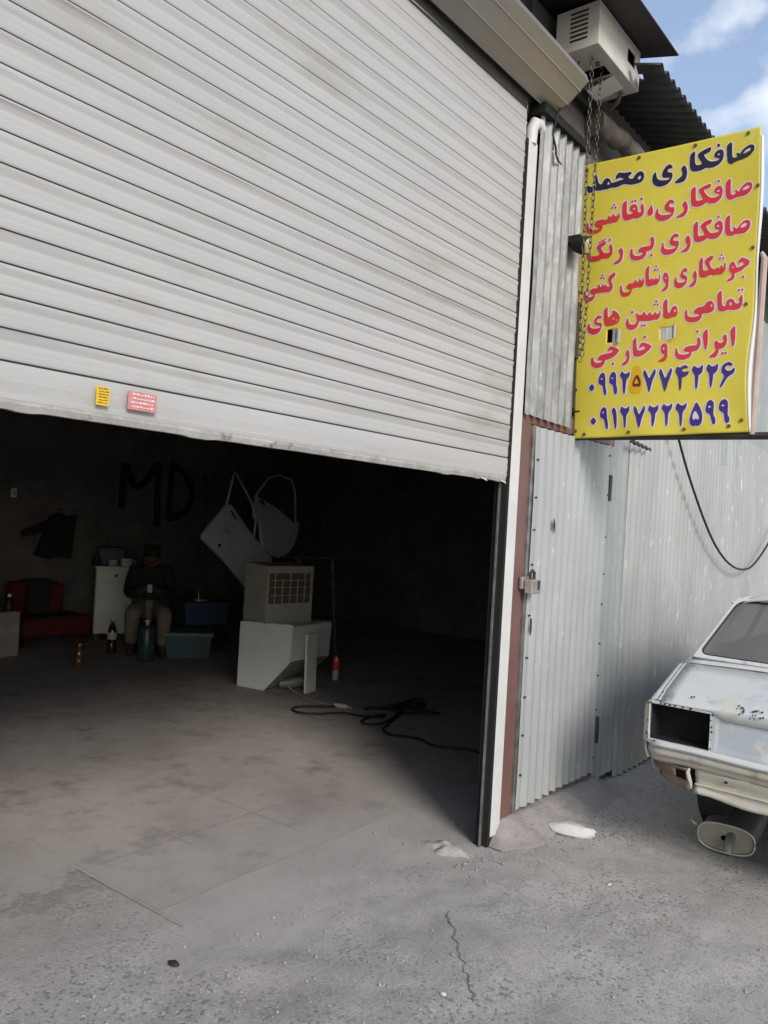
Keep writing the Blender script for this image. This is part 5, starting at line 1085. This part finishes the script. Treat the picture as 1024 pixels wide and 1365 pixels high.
def cup(nm,p,r,h,m,label,handle=True,hz=0):
    t=thing(nm,tuple(p),label,nm.replace('_',' '))
    MB().lathe([(r*.8,0),(r,h*.2),(r,h),(r*.9,h),(r*.86,h*.25)],tuple(p),16).build('bowl',m,t,smooth=True)
    if handle:
        d=Vector((math.cos(hz),math.sin(hz),0)); q=Vector(p); MB().tube([q+d*r*.95+Vector((0,0,h*.8)),q+d*r*1.5+Vector((0,0,h*.75)),q+d*r*1.55+Vector((0,0,h*.4)),q+d*r*.95+Vector((0,0,h*.2))],.007,6).build('handle',m,t,smooth=True)
    return t
cup('mug',at(.32,.12,.806),.065,.085,M['white_enam'],'large white mug at the right on the cabinet top',hz=R(-31))
cup('tea_glass',at(.17,.10,.806),.05,.07,M['clear'],'pale glass beside the white mug on the cabinet',False)
cup('dark_cup',at(-.0,.16,.806),.045,.09,M['leather'],'dark cup at the left end of the cabinet top',False)
bk=thing('blue_box',tuple(at(.15,.28,.806)),'dark blue box standing behind the cups on the cabinet','box')
cbx(MB(),.02,.30,.22,.38,.8065,.98).build('box_body',M['blue_plastic'],bk,bevel=.006); cbx(MB(),.015,.305,.215,.385,.981,1.0).build('lid',M['blue_plastic'],bk,bevel=.004)
# foam block at far left
st=thing('foam_block',(3.9,7.5,FL),'beige block at the left edge of the garage floor','block')
mb=MB(); mb.box(3.45,4.0,7.44,7.80,FL,.43); mb.build('block',M['stoneblock'],st,bevel=.02)
bt=thing('spray_bottle',(3.93,7.55,.43),'black bottle with a pale cap standing on the beige block','bottle')
MB().lathe([(.035,0),(.037,.02),(.037,.09),(.015,.12),(.012,.13)],(3.93,7.55,.43),14).build('body',M['leather'],bt,smooth=True); MB().lathe([(.016,.13),(.016,.155),(.010,.16)],(3.93,7.55,.43),12).build('cap',M['white_enam'],bt)
# armchair
sf=thing('red_armchair',(4.6,7.9,FL),'low dark red armchair with a black middle strip beside the white cabinet','armchair')
mb=MB(); mb.box(4.22,4.98,7.78,8.25,.10,.30); mb.build('seat',M['sofa_red'],sf,bevel=.04)
MB().box(4.24,4.40,8.08,8.26,.30,.64).build('backrest',M['sofa_red'],sf,bevel=.04); MB().box(4.66,4.82,8.08,8.26,.30,.62).build('backrest',M['sofa_red'],sf,bevel=.04)
mb=MB(); mb.box(4.40,4.66,8.06,8.25,.28,.66); mb.build('back_strip',M['sofa_black'],sf,bevel=.03)
mb=MB(); mb.box(4.40,4.66,7.775,8.06,.295,.312); mb.build('seat_strip',M['sofa_black'],sf,bevel=.005)
for x in (4.25,4.92):
    for y in (7.81,8.2): MB().box(x,x+.04,y,y+.04,FL,.10).build('leg',M['steel_dark'],sf)
# bottles
def bottle(nm,c,h,r,m,label,cat,cap=None,lab=None):
    t=thing(nm,c,label,cat)
    MB().lathe([(r*.8,0),(r,.01),(r,h*.30),(r*.92,h*.36),(r,h*.42),(r,h*.6),(r*.75,h*.75),(r*.32,h*.88),(r*.32,h*.95)],c,16).build('glass',m,t,smooth=True)
    MB().lathe([(r*.38,h*.94),(r*.38,h),(r*.3,h*1.01)],c,12).build('cap',cap or m,t)
    if lab: MB().lathe([(r*1.01,h*.42),(r*1.02,h*.43),(r*1.02,h*.60),(r*1.01,h*.61)],c,16).build('label',lab,t)
    return t
bottle('amber_bottle',(4.16,6.68,FL),.21,.036,M['amber'],'small amber bottle standing alone on the floor before the armchair','bottle',M['bright'])
bottle('cola_bottle',(4.76,7.08,FL),.36,.046,M['bottle_dark'],'tall dark bottle with a clear neck on the floor before the cabinet','bottle',M['clear'],M['clear'])
t=thing('soft_drink_bottle',(5.66,4.885,FL),'clear bottle with a red label right of the overturned white casing','bottle')
c=(5.66,4.885,FL); MB().lathe([(.022,0),(.03,.01),(.031,.06),(.026,.085),(.031,.10),(.031,.17),(.02,.20),(.012,.215)],c,16).build('glass',M['clear'],t,smooth=True); MB().lathe([(.0325,.095),(.033,.10),(.033,.17),(.032,.175)],c,16).build('label',M['label_red'],t); MB().lathe([(.015,.212),(.015,.228),(.01,.23)],c,10).build('cap',M['label_red'],t)
# jacket on the wall
jk=thing('hanging_jacket',(4.85,8.33,1.4),'dark jacket hanging on the sooty wall with one sleeve out','jacket')
def cloth(nm,pts,y0,y1,m,par):
    mb=MB(); mb.prism(pts,y0,y1,lambda a,b,c:(a,c+.02*math.sin(a*40)+.01*math.sin(b*23),b)); return mb.build(nm,m,par,bevel=.01)
cloth('torso',[(4.76,1.34),(4.84,1.37),(4.95,1.33),(5.06,1.36),(5.02,1.1),(5.0,.86),(4.86,.88),(4.74,.86),(4.60,.90),(4.66,1.12)],8.30,8.37,M['jacket'],jk)
cloth('sleeve',[(4.72,1.30),(4.70,1.18),(4.56,1.13),(4.43,1.10),(4.42,1.16),(4.55,1.22)],8.27,8.33,M['jacket'],jk)
MB().tube([(4.86,8.39,1.42),(4.86,8.31,1.40),(4.86,8.30,1.43)],.006,6).build('hook',M['steel_dark'],jk)
sw=thing('light_switch',(4.34,8.39,1.56),'small pale light switch on the back wall','switch'); MB().box(4.31,4.37,8.372,8.389,1.51,1.61).build('plate',M['white_enam'],sw,bevel=.004); MB().box(4.325,4.355,8.364,8.372,1.535,1.585).build('rocker',M['clear'],sw)
# crates
def crate(nm,org,ang,sx,sy,z0,z1,m,label,lidm=None):
    t=thing(nm,(org[0],org[1],z0),label,'crate'); Rr=rotz(ang)
    f=.92; vs=[]
    for z,k in ((z0,f),(z1,1)):
        for a,b in ((-1,-1),(1,-1),(1,1),(-1,1)): p=Rr@Vector((a*sx/2*k,b*sy/2*k,0)); vs.append((org[0]+p.x,org[1]+p.y,z))
    MB().add(vs,[(0,1,2,3),(4,5,6,7),(0,1,5,4),(1,2,6,5),(2,3,7,6),(3,0,4,7)]).build('tub',m,t,bevel=.01)
    MB().box(-sx/2-.012,sx/2+.012,-sy/2-.012,sy/2+.012,z1-.035,z1+.004,Rr,(org[0],org[1],0)).build('rim',lidm or m,t,bevel=.005)
    return t
crate('teal_crate',(5.32,6.60,FL),R(-35),.46,.36,FL,.26,M['teal_plastic'],'low teal plastic crate on the floor beside the seated person',M['teal_light'])
crate('blue_crate',(5.80,6.98,FL),R(-20),.50,.36,.26,.50,M['blue_plastic'],'blue plastic crate raised behind the teal crate')
crate('dark_crate',(5.86,7.04,FL),R(-20),.50,.36,FL,.255,M['jacket'],'dark crate underneath the blue crate')
pt=thing('plate',(5.75,6.95,.505),'pale plate with a small ornament on the blue crate','plate'); MB().lathe([(.03,0),(.075,.012),(.078,.016),(.03,.006)],(5.72,6.93,.506),18).build('dish',M['white_enam'],pt,smooth=True); MB().lathe([(.015,.008),(.02,.03),(.008,.07),(.003,.12)],(5.70,6.93,.506),10).build('ornament',M['brass'],pt,smooth=True)
# overturned white casing (truncated corner) ------------------------------------------------
wb=thing('white_casing',(5.1,5.0,FL),'overturned white sheet metal casing with a sloped open mouth','appliance casing')
cx=Vector((4.768,5.221,0)); du=Vector((.22,-.975,0)).normalized(); dv=Vector((.975,.22,0)).normalized()
def wbp(u,v,z): p=cx+du*u+dv*v; return (p.x,p.y,z+FL)
face=[(0.0,.004),(.275,.0),(.51,.26),(.522,.575),(.0,.556)]
dep=.66
mb=MB(); mb.add([wbp(u,0,z) for u,z in face],[tuple(range(5))]); mb.build('front_panel',M['white_enam'],wb,solid=.006)
mb=MB(); mb.add([wbp(0,.004,.556),wbp(.522,.004,.575),wbp(.522,dep,.555),wbp(0,dep,.54)],[(0,1,2,3)]); mb.build('top_panel',M['white_enam'],wb,solid=.006)
mb=MB(); mb.add([wbp(.525,.006,.565),wbp(.513,.006,.27),wbp(.513,dep,.25),wbp(.525,dep,.545)],[(0,1,2,3)]); mb.build('end_panel',M['white_enam'],wb,solid=.006)
mb=MB(); mb.add([wbp(.505,.01,.255),wbp(.28,.01,.012),wbp(.28,dep,.012),wbp(.505,dep,.235)],[(0,1,2,3)]); mb.build('sloped_mouth',M['cooler'],wb,solid=.006)
mb=MB(); mb.add([wbp(0,dep,0),wbp(.275,dep,0),wbp(.51,dep,.24),wbp(.522,dep,.54),wbp(0,dep,.53)],[tuple(range(5))]); mb.add([wbp(0,0,.01),wbp(0,dep,.01),wbp(0,dep,.52),wbp(0,0,.55)],[(0,1,2,3)]); mb.build('back_panel',M['white_enam'],wb,solid=.006)
mb=MB(); mb.tube([wbp(.36,.10,.05),wbp(.45,.18,.06),wbp(.50,.30,.07)],[.03,.045,.04],8); mb.build('loose_pipe',M['muffler'],wb,smooth=True)
bd=thing('white_board',(5.1,4.67,FL),'narrow white board leaning upright against the overturned casing','board')
mb=MB(); p=[(5.015,4.655,FL),(5.185,4.70,FL),(5.215,4.745,.492),(5.045,4.70,.492)]; mb.add(p,[(0,1,2,3)]); mb.build('panel',M['white_enam'],bd,solid=.02)
# evaporative cooler standing on the casing
cl=thing('air_cooler',(5.2,5.4,.55),'boxy grey beige air cooler with a torn pad grille on the white casing','air cooler')
co_=Vector((4.86,5.36,0)); cu=(Vector((5.09,5.18,0))-co_).normalized(); cvv=Vector((.66,.75,0)).normalized()
# main box: left face seen along cu (.30), grille face along dir to the right (.42)
A_=Vector((4.865,5.30,.562)); ud=Vector((-.15,-.99,0)).normalized()*.33; vd=Vector((.99,-.15,0)).normalized()*.49
def clp(a,b,z): p=A_+ud*a+vd*b; return (p.x,p.y,p.z+z)
mb=MB(); mb.add([clp(0,0,0),clp(1,0,0),clp(1,1,0),clp(0,1,0),clp(-.0,0,.50),clp(1,0,.49),clp(1,1,.49),clp(0,1,.50)],[(0,1,2,3),(4,5,6,7),(0,1,5,4),(2,3,7,6),(3,0,4,7)])
def cq(b0,b1,z0,z1,e=0): return [clp(1+e,b0,z0),clp(1+e,b1,z0),clp(1+e,b1,z1),clp(1+e,b0,z1)]
for q in (cq(0,1,0,.17),cq(0,1,.43,.49),cq(0,.04,.17,.43),cq(.94,1,.17,.43)): mb.add(q,[(0,1,2,3)])
mb.build('housing',M['cooler'],cl,solid=.004)
mb=MB(); mb.add(cq(.0,1,.16,.44,-.10),[(0,1,2,3)]); mb.build('pad',M['pad'],cl,solid=.02)
mb=MB()
for b in (.17,.33,.50,.66,.82): mb.tube([clp(1.0,b,.17),clp(1.0,b,.43-.05*(b in (.33,.66)))],.006,5)
for z in (.24,.31,.37): mb.tube([clp(1.0,.08,z),clp(1.0,.90,z-.004)],.004,5)
mb.build('grille',M['cooler'],cl)
mb=MB(); mb.box(-.02,.02,-.02,.02,0,.0) if False else None
# rack of thin bars behind
rk=thing('metal_rack',(6.2,5.7,FL),'thin grey tube frame standing behind the air cooler','rack')
mb=MB(); mb.tube([(6.47,5.60,FL),(6.30,5.57,1.07)],.014,8); mb.build('upright',M['galvrail'],rk); 
mb=MB(); mb.tube([(5.83,5.62,FL),(5.83,5.60,1.07)],.014,8); mb.build('upright',M['galvrail'],rk)
mb=MB(); mb.tube([(5.60,5.62,1.08),(6.31,5.57,1.075)],.012,8); mb.build('crossbar',M['galvrail'],rk)
mb=MB(); mb.tube([(6.47,6.1,FL),(6.32,6.05,1.07),(6.30,5.57,1.07)],.012,8); mb.build('back_leg',M['galvrail'],rk)
# two car doors hung up behind the cooler
def cardoor(name,label,outline,win,y,m,lean,ex):
    t=thing(name,(outline[0][0],y,outline[0][1]),label,'car door','loose car doors leaning in the garage')
    f=lambda a,b,c:(a,y+c+lean*(b-1.2),b)
    mb=MB(); mb.prism(outline,0,.05,f); mb.build('panel',m,t,bevel=.012)
    mb=MB(); mb.tube([f(a,b,.025) for a,b in win],.013,6,cap=True); mb.build('window_frame',m,t,smooth=2)
    for (a,b,w_,h_,r_) in ex:
        mb=MB(); c_,s_=math.cos(r_),math.sin(r_); mb.prism([(a+c_*x-s_*z,b+s_*x+c_*z) for x,z in ((-w_,-h_),(w_,-h_),(w_,h_),(-w_,h_))],-.008,-.001,f); mb.build('handle',M['black'],t)
    return t
cardoor('loose_car_door','pale grey blue car door tilted on its corner, left of the pair',[(5.36,1.245),(5.70,1.575),(5.76,1.56),(6.02,1.28),(6.33,1.0),(6.30,.80),(6.0,.72),(5.94,.70),(5.64,.98),(5.36,1.20)],[(5.70,1.57),(5.74,1.68),(5.80,1.86),(5.83,1.93),(6.05,1.62),(6.12,1.45),(6.08,1.24)],6.5,M['door_panel'],.12,[(5.77,1.46,.055,.008,R(-50)),(5.57,1.14,.018,.014,0)])
cardoor('loose_car_door','pale greenish car door with an upright window bar, right of the pair',[(6.10,1.50),(6.10,1.44),(6.18,1.40),(6.20,1.22),(6.21,1.12),(6.34,1.03),(6.50,1.0),(6.62,1.06),(6.72,1.16),(6.78,1.30),(6.80,1.42),(6.72,1.40),(6.60,1.48),(6.42,1.58),(6.14,1.68)],[(6.13,1.67),(6.17,1.72),(6.27,1.82),(6.33,1.89),(6.50,1.94),(6.70,1.90),(6.76,1.76),(6.755,1.41)],6.53,M['door_panel_g'],.1,[(6.21,1.61,.04,.012,R(-30))])
# cables
def floor_cable(nm,pts,r,m,label):
    return tag(MB().tube(smooth_pts([(a,b,c) for a,b,c in pts],3),r,7).build(nm,m,smooth=2),label,'cable')
floor_cable('power_cable',[(4.79,5.14,.555),(4.80,5.105,.50),(4.86,5.06,.36),(4.93,5.0,.22),(4.99,4.93,.09),(4.94,4.70,.016),(4.85,4.45,.012),(4.85,4.28,.012),(4.86,4.16,.012)],.006,M['cable_w'],'thin grey cable running from the white casing down to the floor plug')
pg=thing('plug_connector',(4.86,4.12,FL),'pale plug connector joining the grey and black cables on the floor','plug')
MB().tube([(4.84,4.17,.025),(4.86,4.12,.025),(4.875,4.07,.025)],[.016,.022,.018],10).build('plug_body',M['clear'],pg,smooth=True); MB().tube([(4.875,4.07,.025),(4.88,4.03,.022)],.010,8).build('socket_neck',M['cable_w'],pg)
tangle_pts=[(5.17+random.uniform(.09,.24)*math.cos(k*2.3),3.68+random.uniform(.09,.22)*math.sin(k*2.3),random.uniform(.014,.09)) for k in range(22)]
floor_cable('extension_cord',[(4.84,4.15,.02),(4.74,4.24,.014),(4.62,4.36,.012),(4.52,4.33,.012),(4.47,4.22,.012),(4.56,4.10,.012),(4.66,4.05,.012),(4.76,3.98,.012),(4.77,3.85,.012),(4.86,3.70,.014),(4.95,3.72,.03),(4.70,3.78,.012),(4.60,3.69,.012),(4.70,3.59,.012),(4.92,3.62,.03),(5.05,3.70,.05),(5.2,3.62,.04),(5.3,3.45,.02),(5.18,3.5,.05),(5.0,3.66,.06),(5.1,3.85,.03)]+tangle_pts+[(5.04,4.0,.012),(4.96,3.98,.012),(5.05,3.80,.05),(5.25,3.74,.08),(5.36,3.72,.10),(5.30,3.60,.04),(5.12,3.64,.07),(4.95,3.63,.03),(4.75,3.56,.014),(4.57,3.49,.012),(4.52,3.36,.012),(4.59,3.26,.012),(4.60,3.15,.012),(4.53,3.03,.012),(4.58,2.91,.012),(4.65,2.81,.012),(4.64,2.69,.012),(4.75,2.5,.012),(4.9,2.3,.012)],.0095,M['rubber'],'tangled black extension cord trailing over the garage floor to the right')
# ------------------------------------------------------------------ seated person
Fv=Vector((-.6,-.8,0)); Rv=Vector((.8,-.6,0)); PO=Vector((5.17,7.06,FL))
def pp(f,r,z): return PO+Fv*f+Rv*r+Vector((0,0,z))
def skin(name,nodes,edges,m,parent=None,root=0,sub=2):
    keys=list(nodes); idx={k:i for i,k in enumerate(keys)}
    me=bpy.data.meshes.new(name); me.from_pydata([pp(*nodes[k][:3]) for k in keys],[(idx[a],idx[b]) for a,b in edges],[])
    o=bpy.data.objects.new(name,me); COL.objects.link(o); me.materials.append(m)
    sk=o.modifiers.new('skin','SKIN'); sk.use_smooth_shade=True
    if not me.skin_vertices: 
        try: me.skin_vertices.new()
        except Exception: pass
    sv=me.skin_vertices[0].data
    for k in keys:
        r=nodes[k][3]; r=r if isinstance(r,tuple) else (r,r); sv[idx[k]].radius=r; sv[idx[k]].use_root=(idx[k]==root)
    s=o.modifiers.new('sub','SUBSURF'); s.levels=sub; s.render_levels=sub
    if parent is not None: put(o,parent)
    return o
nd={'pel':(0,0,.45,.115),'bel':(.03,0,.58,.105),'che':(.09,0,.74,.115),'nk0':(.15,0,.87,.06),'nk':(.185,0,.915,.048),'hd0':(.235,0,.955,.060),'hd1':(.285,0,.985,.076),'hd2':(.31,0,1.03,.060),'nose':(.365,0,.945,.010),'chin':(.29,0,.90,.026)}
ed=[('pel','bel'),('bel','che'),('che','nk0'),('nk0','nk'),('nk','hd0'),('hd0','hd1'),('hd1','hd2'),('hd0','chin'),('hd1','nose')]
for s,n_ in ((-1,'a'),(1,'b')):
    fk=.42 if s>0 else .34
    nd.update({'hip'+n_:(.06,s*.09,.44,.085),'kne'+n_:(fk,s*.155,.445,.060),'ank'+n_:(fk-.04-(.08 if s<0 else 0),s*.15,.10,.040),'toe'+n_:(fk+.09-(.08 if s<0 else 0),s*.16,.045,.032),
      'sho'+n_:(.12,s*.165,.83,.058),'elb'+n_:(.22,s*.20,.60,.044),'wri'+n_:(.40,s*.075,.66,.028),'pal'+n_:(.445,s*.05,.685,.026)})
    ed+=[('pel','hip'+n_),('hip'+n_,'kne'+n_),('kne'+n_,'ank'+n_),('ank'+n_,'toe'+n_),('che','sho'+n_),('sho'+n_,'elb'+n_),('elb'+n_,'wri'+n_),('wri'+n_,'pal'+n_)]
    for q,(l1,dz) in enumerate(((.040,.020),(.046,.007),(.044,-.006),(.036,-.018))):
        nd.update({f'f{q}{n_}':(.47+l1*.35,s*(.045-.012*(q%2)),.685+dz,.009),f'g{q}{n_}':(.475+l1*.6,s*(.02),.682+dz*.9,.008)}); ed+=[('pal'+n_,f'f{q}{n_}'),(f'f{q}{n_}',f'g{q}{n_}')]
    nd['th'+n_]=(.44,s*.02,.715,.010); nd['th2'+n_]=(.465,s*.008,.728,.008); ed+=[('pal'+n_,'th'+n_),('th'+n_,'th2'+n_)]
    nd['ear'+n_]=(.27,s*.085,.975,.014); ed.append(('hd1','ear'+n_))
per=skin('person',nd,ed,M['skin']); tag(per,'person in dark jacket and tan trousers sitting hunched in the gloom beside the white cabinet','person')
def grow(keys,d): return {k:(*nd[k][:3],(nd[k][3]+d)) for k in keys}
tr=grow(['pel'],.014); tk=['pel']
e=[]
for n_ in 'ab':
    tr.update(grow(['hip'+n_,'kne'+n_,'ank'+n_],.022)); q=tr['ank'+n_]; tr['ank'+n_]=(*q[:3],.070); e+=[('pel','hip'+n_),('hip'+n_,'kne'+n_),('kne'+n_,'ank'+n_)]
skin('trousers',tr,e,M['tan'],per)
ja=grow(['pel','bel','che','nk0'],.022); e=[('pel','bel'),('bel','che'),('che','nk0')]
for n_ in 'ab': ja.update(grow(['sho'+n_,'elb'+n_,'wri'+n_],.030)); e+=[('che','sho'+n_),('sho'+n_,'elb'+n_),('elb'+n_,'wri'+n_)]
skin('jacket',ja,e,M['jacket'],per)
for n_,s in (('a',-1),('b',1)):
    a=nd['ank'+n_]; b=nd['toe'+n_]
    skin('shoe',{'h':(a[0]-.03,a[1],.05,.042),'m':(a[0]+.06,a[1],.05,.042),'t':(b[0]+.02,b[1],.036,.034)},[('h','m'),('m','t')],M['leather'],per)
hr=skin('hair',{'a':(.235,0,1.0,.072),'b':(.275,0,1.04,.080),'c':(.362,0,.995,.062),'d':(.215,0,.955,.05)},[('a','b'),('b','c'),('a','d')],M['hair'],per)
for s in (-1,1):
    bm=bmesh.new(); bmesh.ops.create_uvsphere(bm,u_segments=10,v_segments=8,radius=.011); bm.transform(Matrix.Translation(pp(.350,s*.031,.975))); me=bpy.data.meshes.new('eye'); bm.to_mesh(me); bm.free(); me.materials.append(M['hair']); o=bpy.data.objects.new('eye',me); COL.objects.link(o); put(o,per)
cupt=thing('tea_cup',tuple(pp(.50,0,.66)),'small pale tea glass held in the hands of the seated person','cup'); MB().lathe([(.020,0),(.026,.02),(.028,.075),(.024,.075),(.02,.02)],tuple(pp(.50,0,.655)),14).build('glass',M['clear'],cupt,smooth=True)
stl=thing('low_stool',tuple(pp(-.02,0,0)),'low dark stool under the seated person','stool')
MB().lathe([(.15,.30),(.16,.31),(.16,.335),(.15,.34)],tuple(pp(-.02,0,0)),18).build('seat',M['leather'],stl)
for q in range(4):
    a=q*math.pi/2+.7; MB().tube([pp(-.02+.11*math.cos(a),.11*math.sin(a),.30),pp(-.02+.15*math.cos(a),.15*math.sin(a),0)],.012,6).build('leg',M['steel_dark'],stl)
cy=thing('gas_canister',tuple(pp(.56,0,0)),'dark teal metal canister on the floor between the knees of the person','canister')
MB().lathe([(.075,0),(.08,.01),(.08,.30),(.065,.335),(.03,.35)],tuple(pp(.60,.0,0)),20).build('tank',M['cyl'],cy,smooth=True); MB().lathe([(.018,.35),(.018,.385),(.028,.387),(.028,.40),(.01,.402)],tuple(pp(.60,0,0)),12).build('valve',M['bright'],cy)
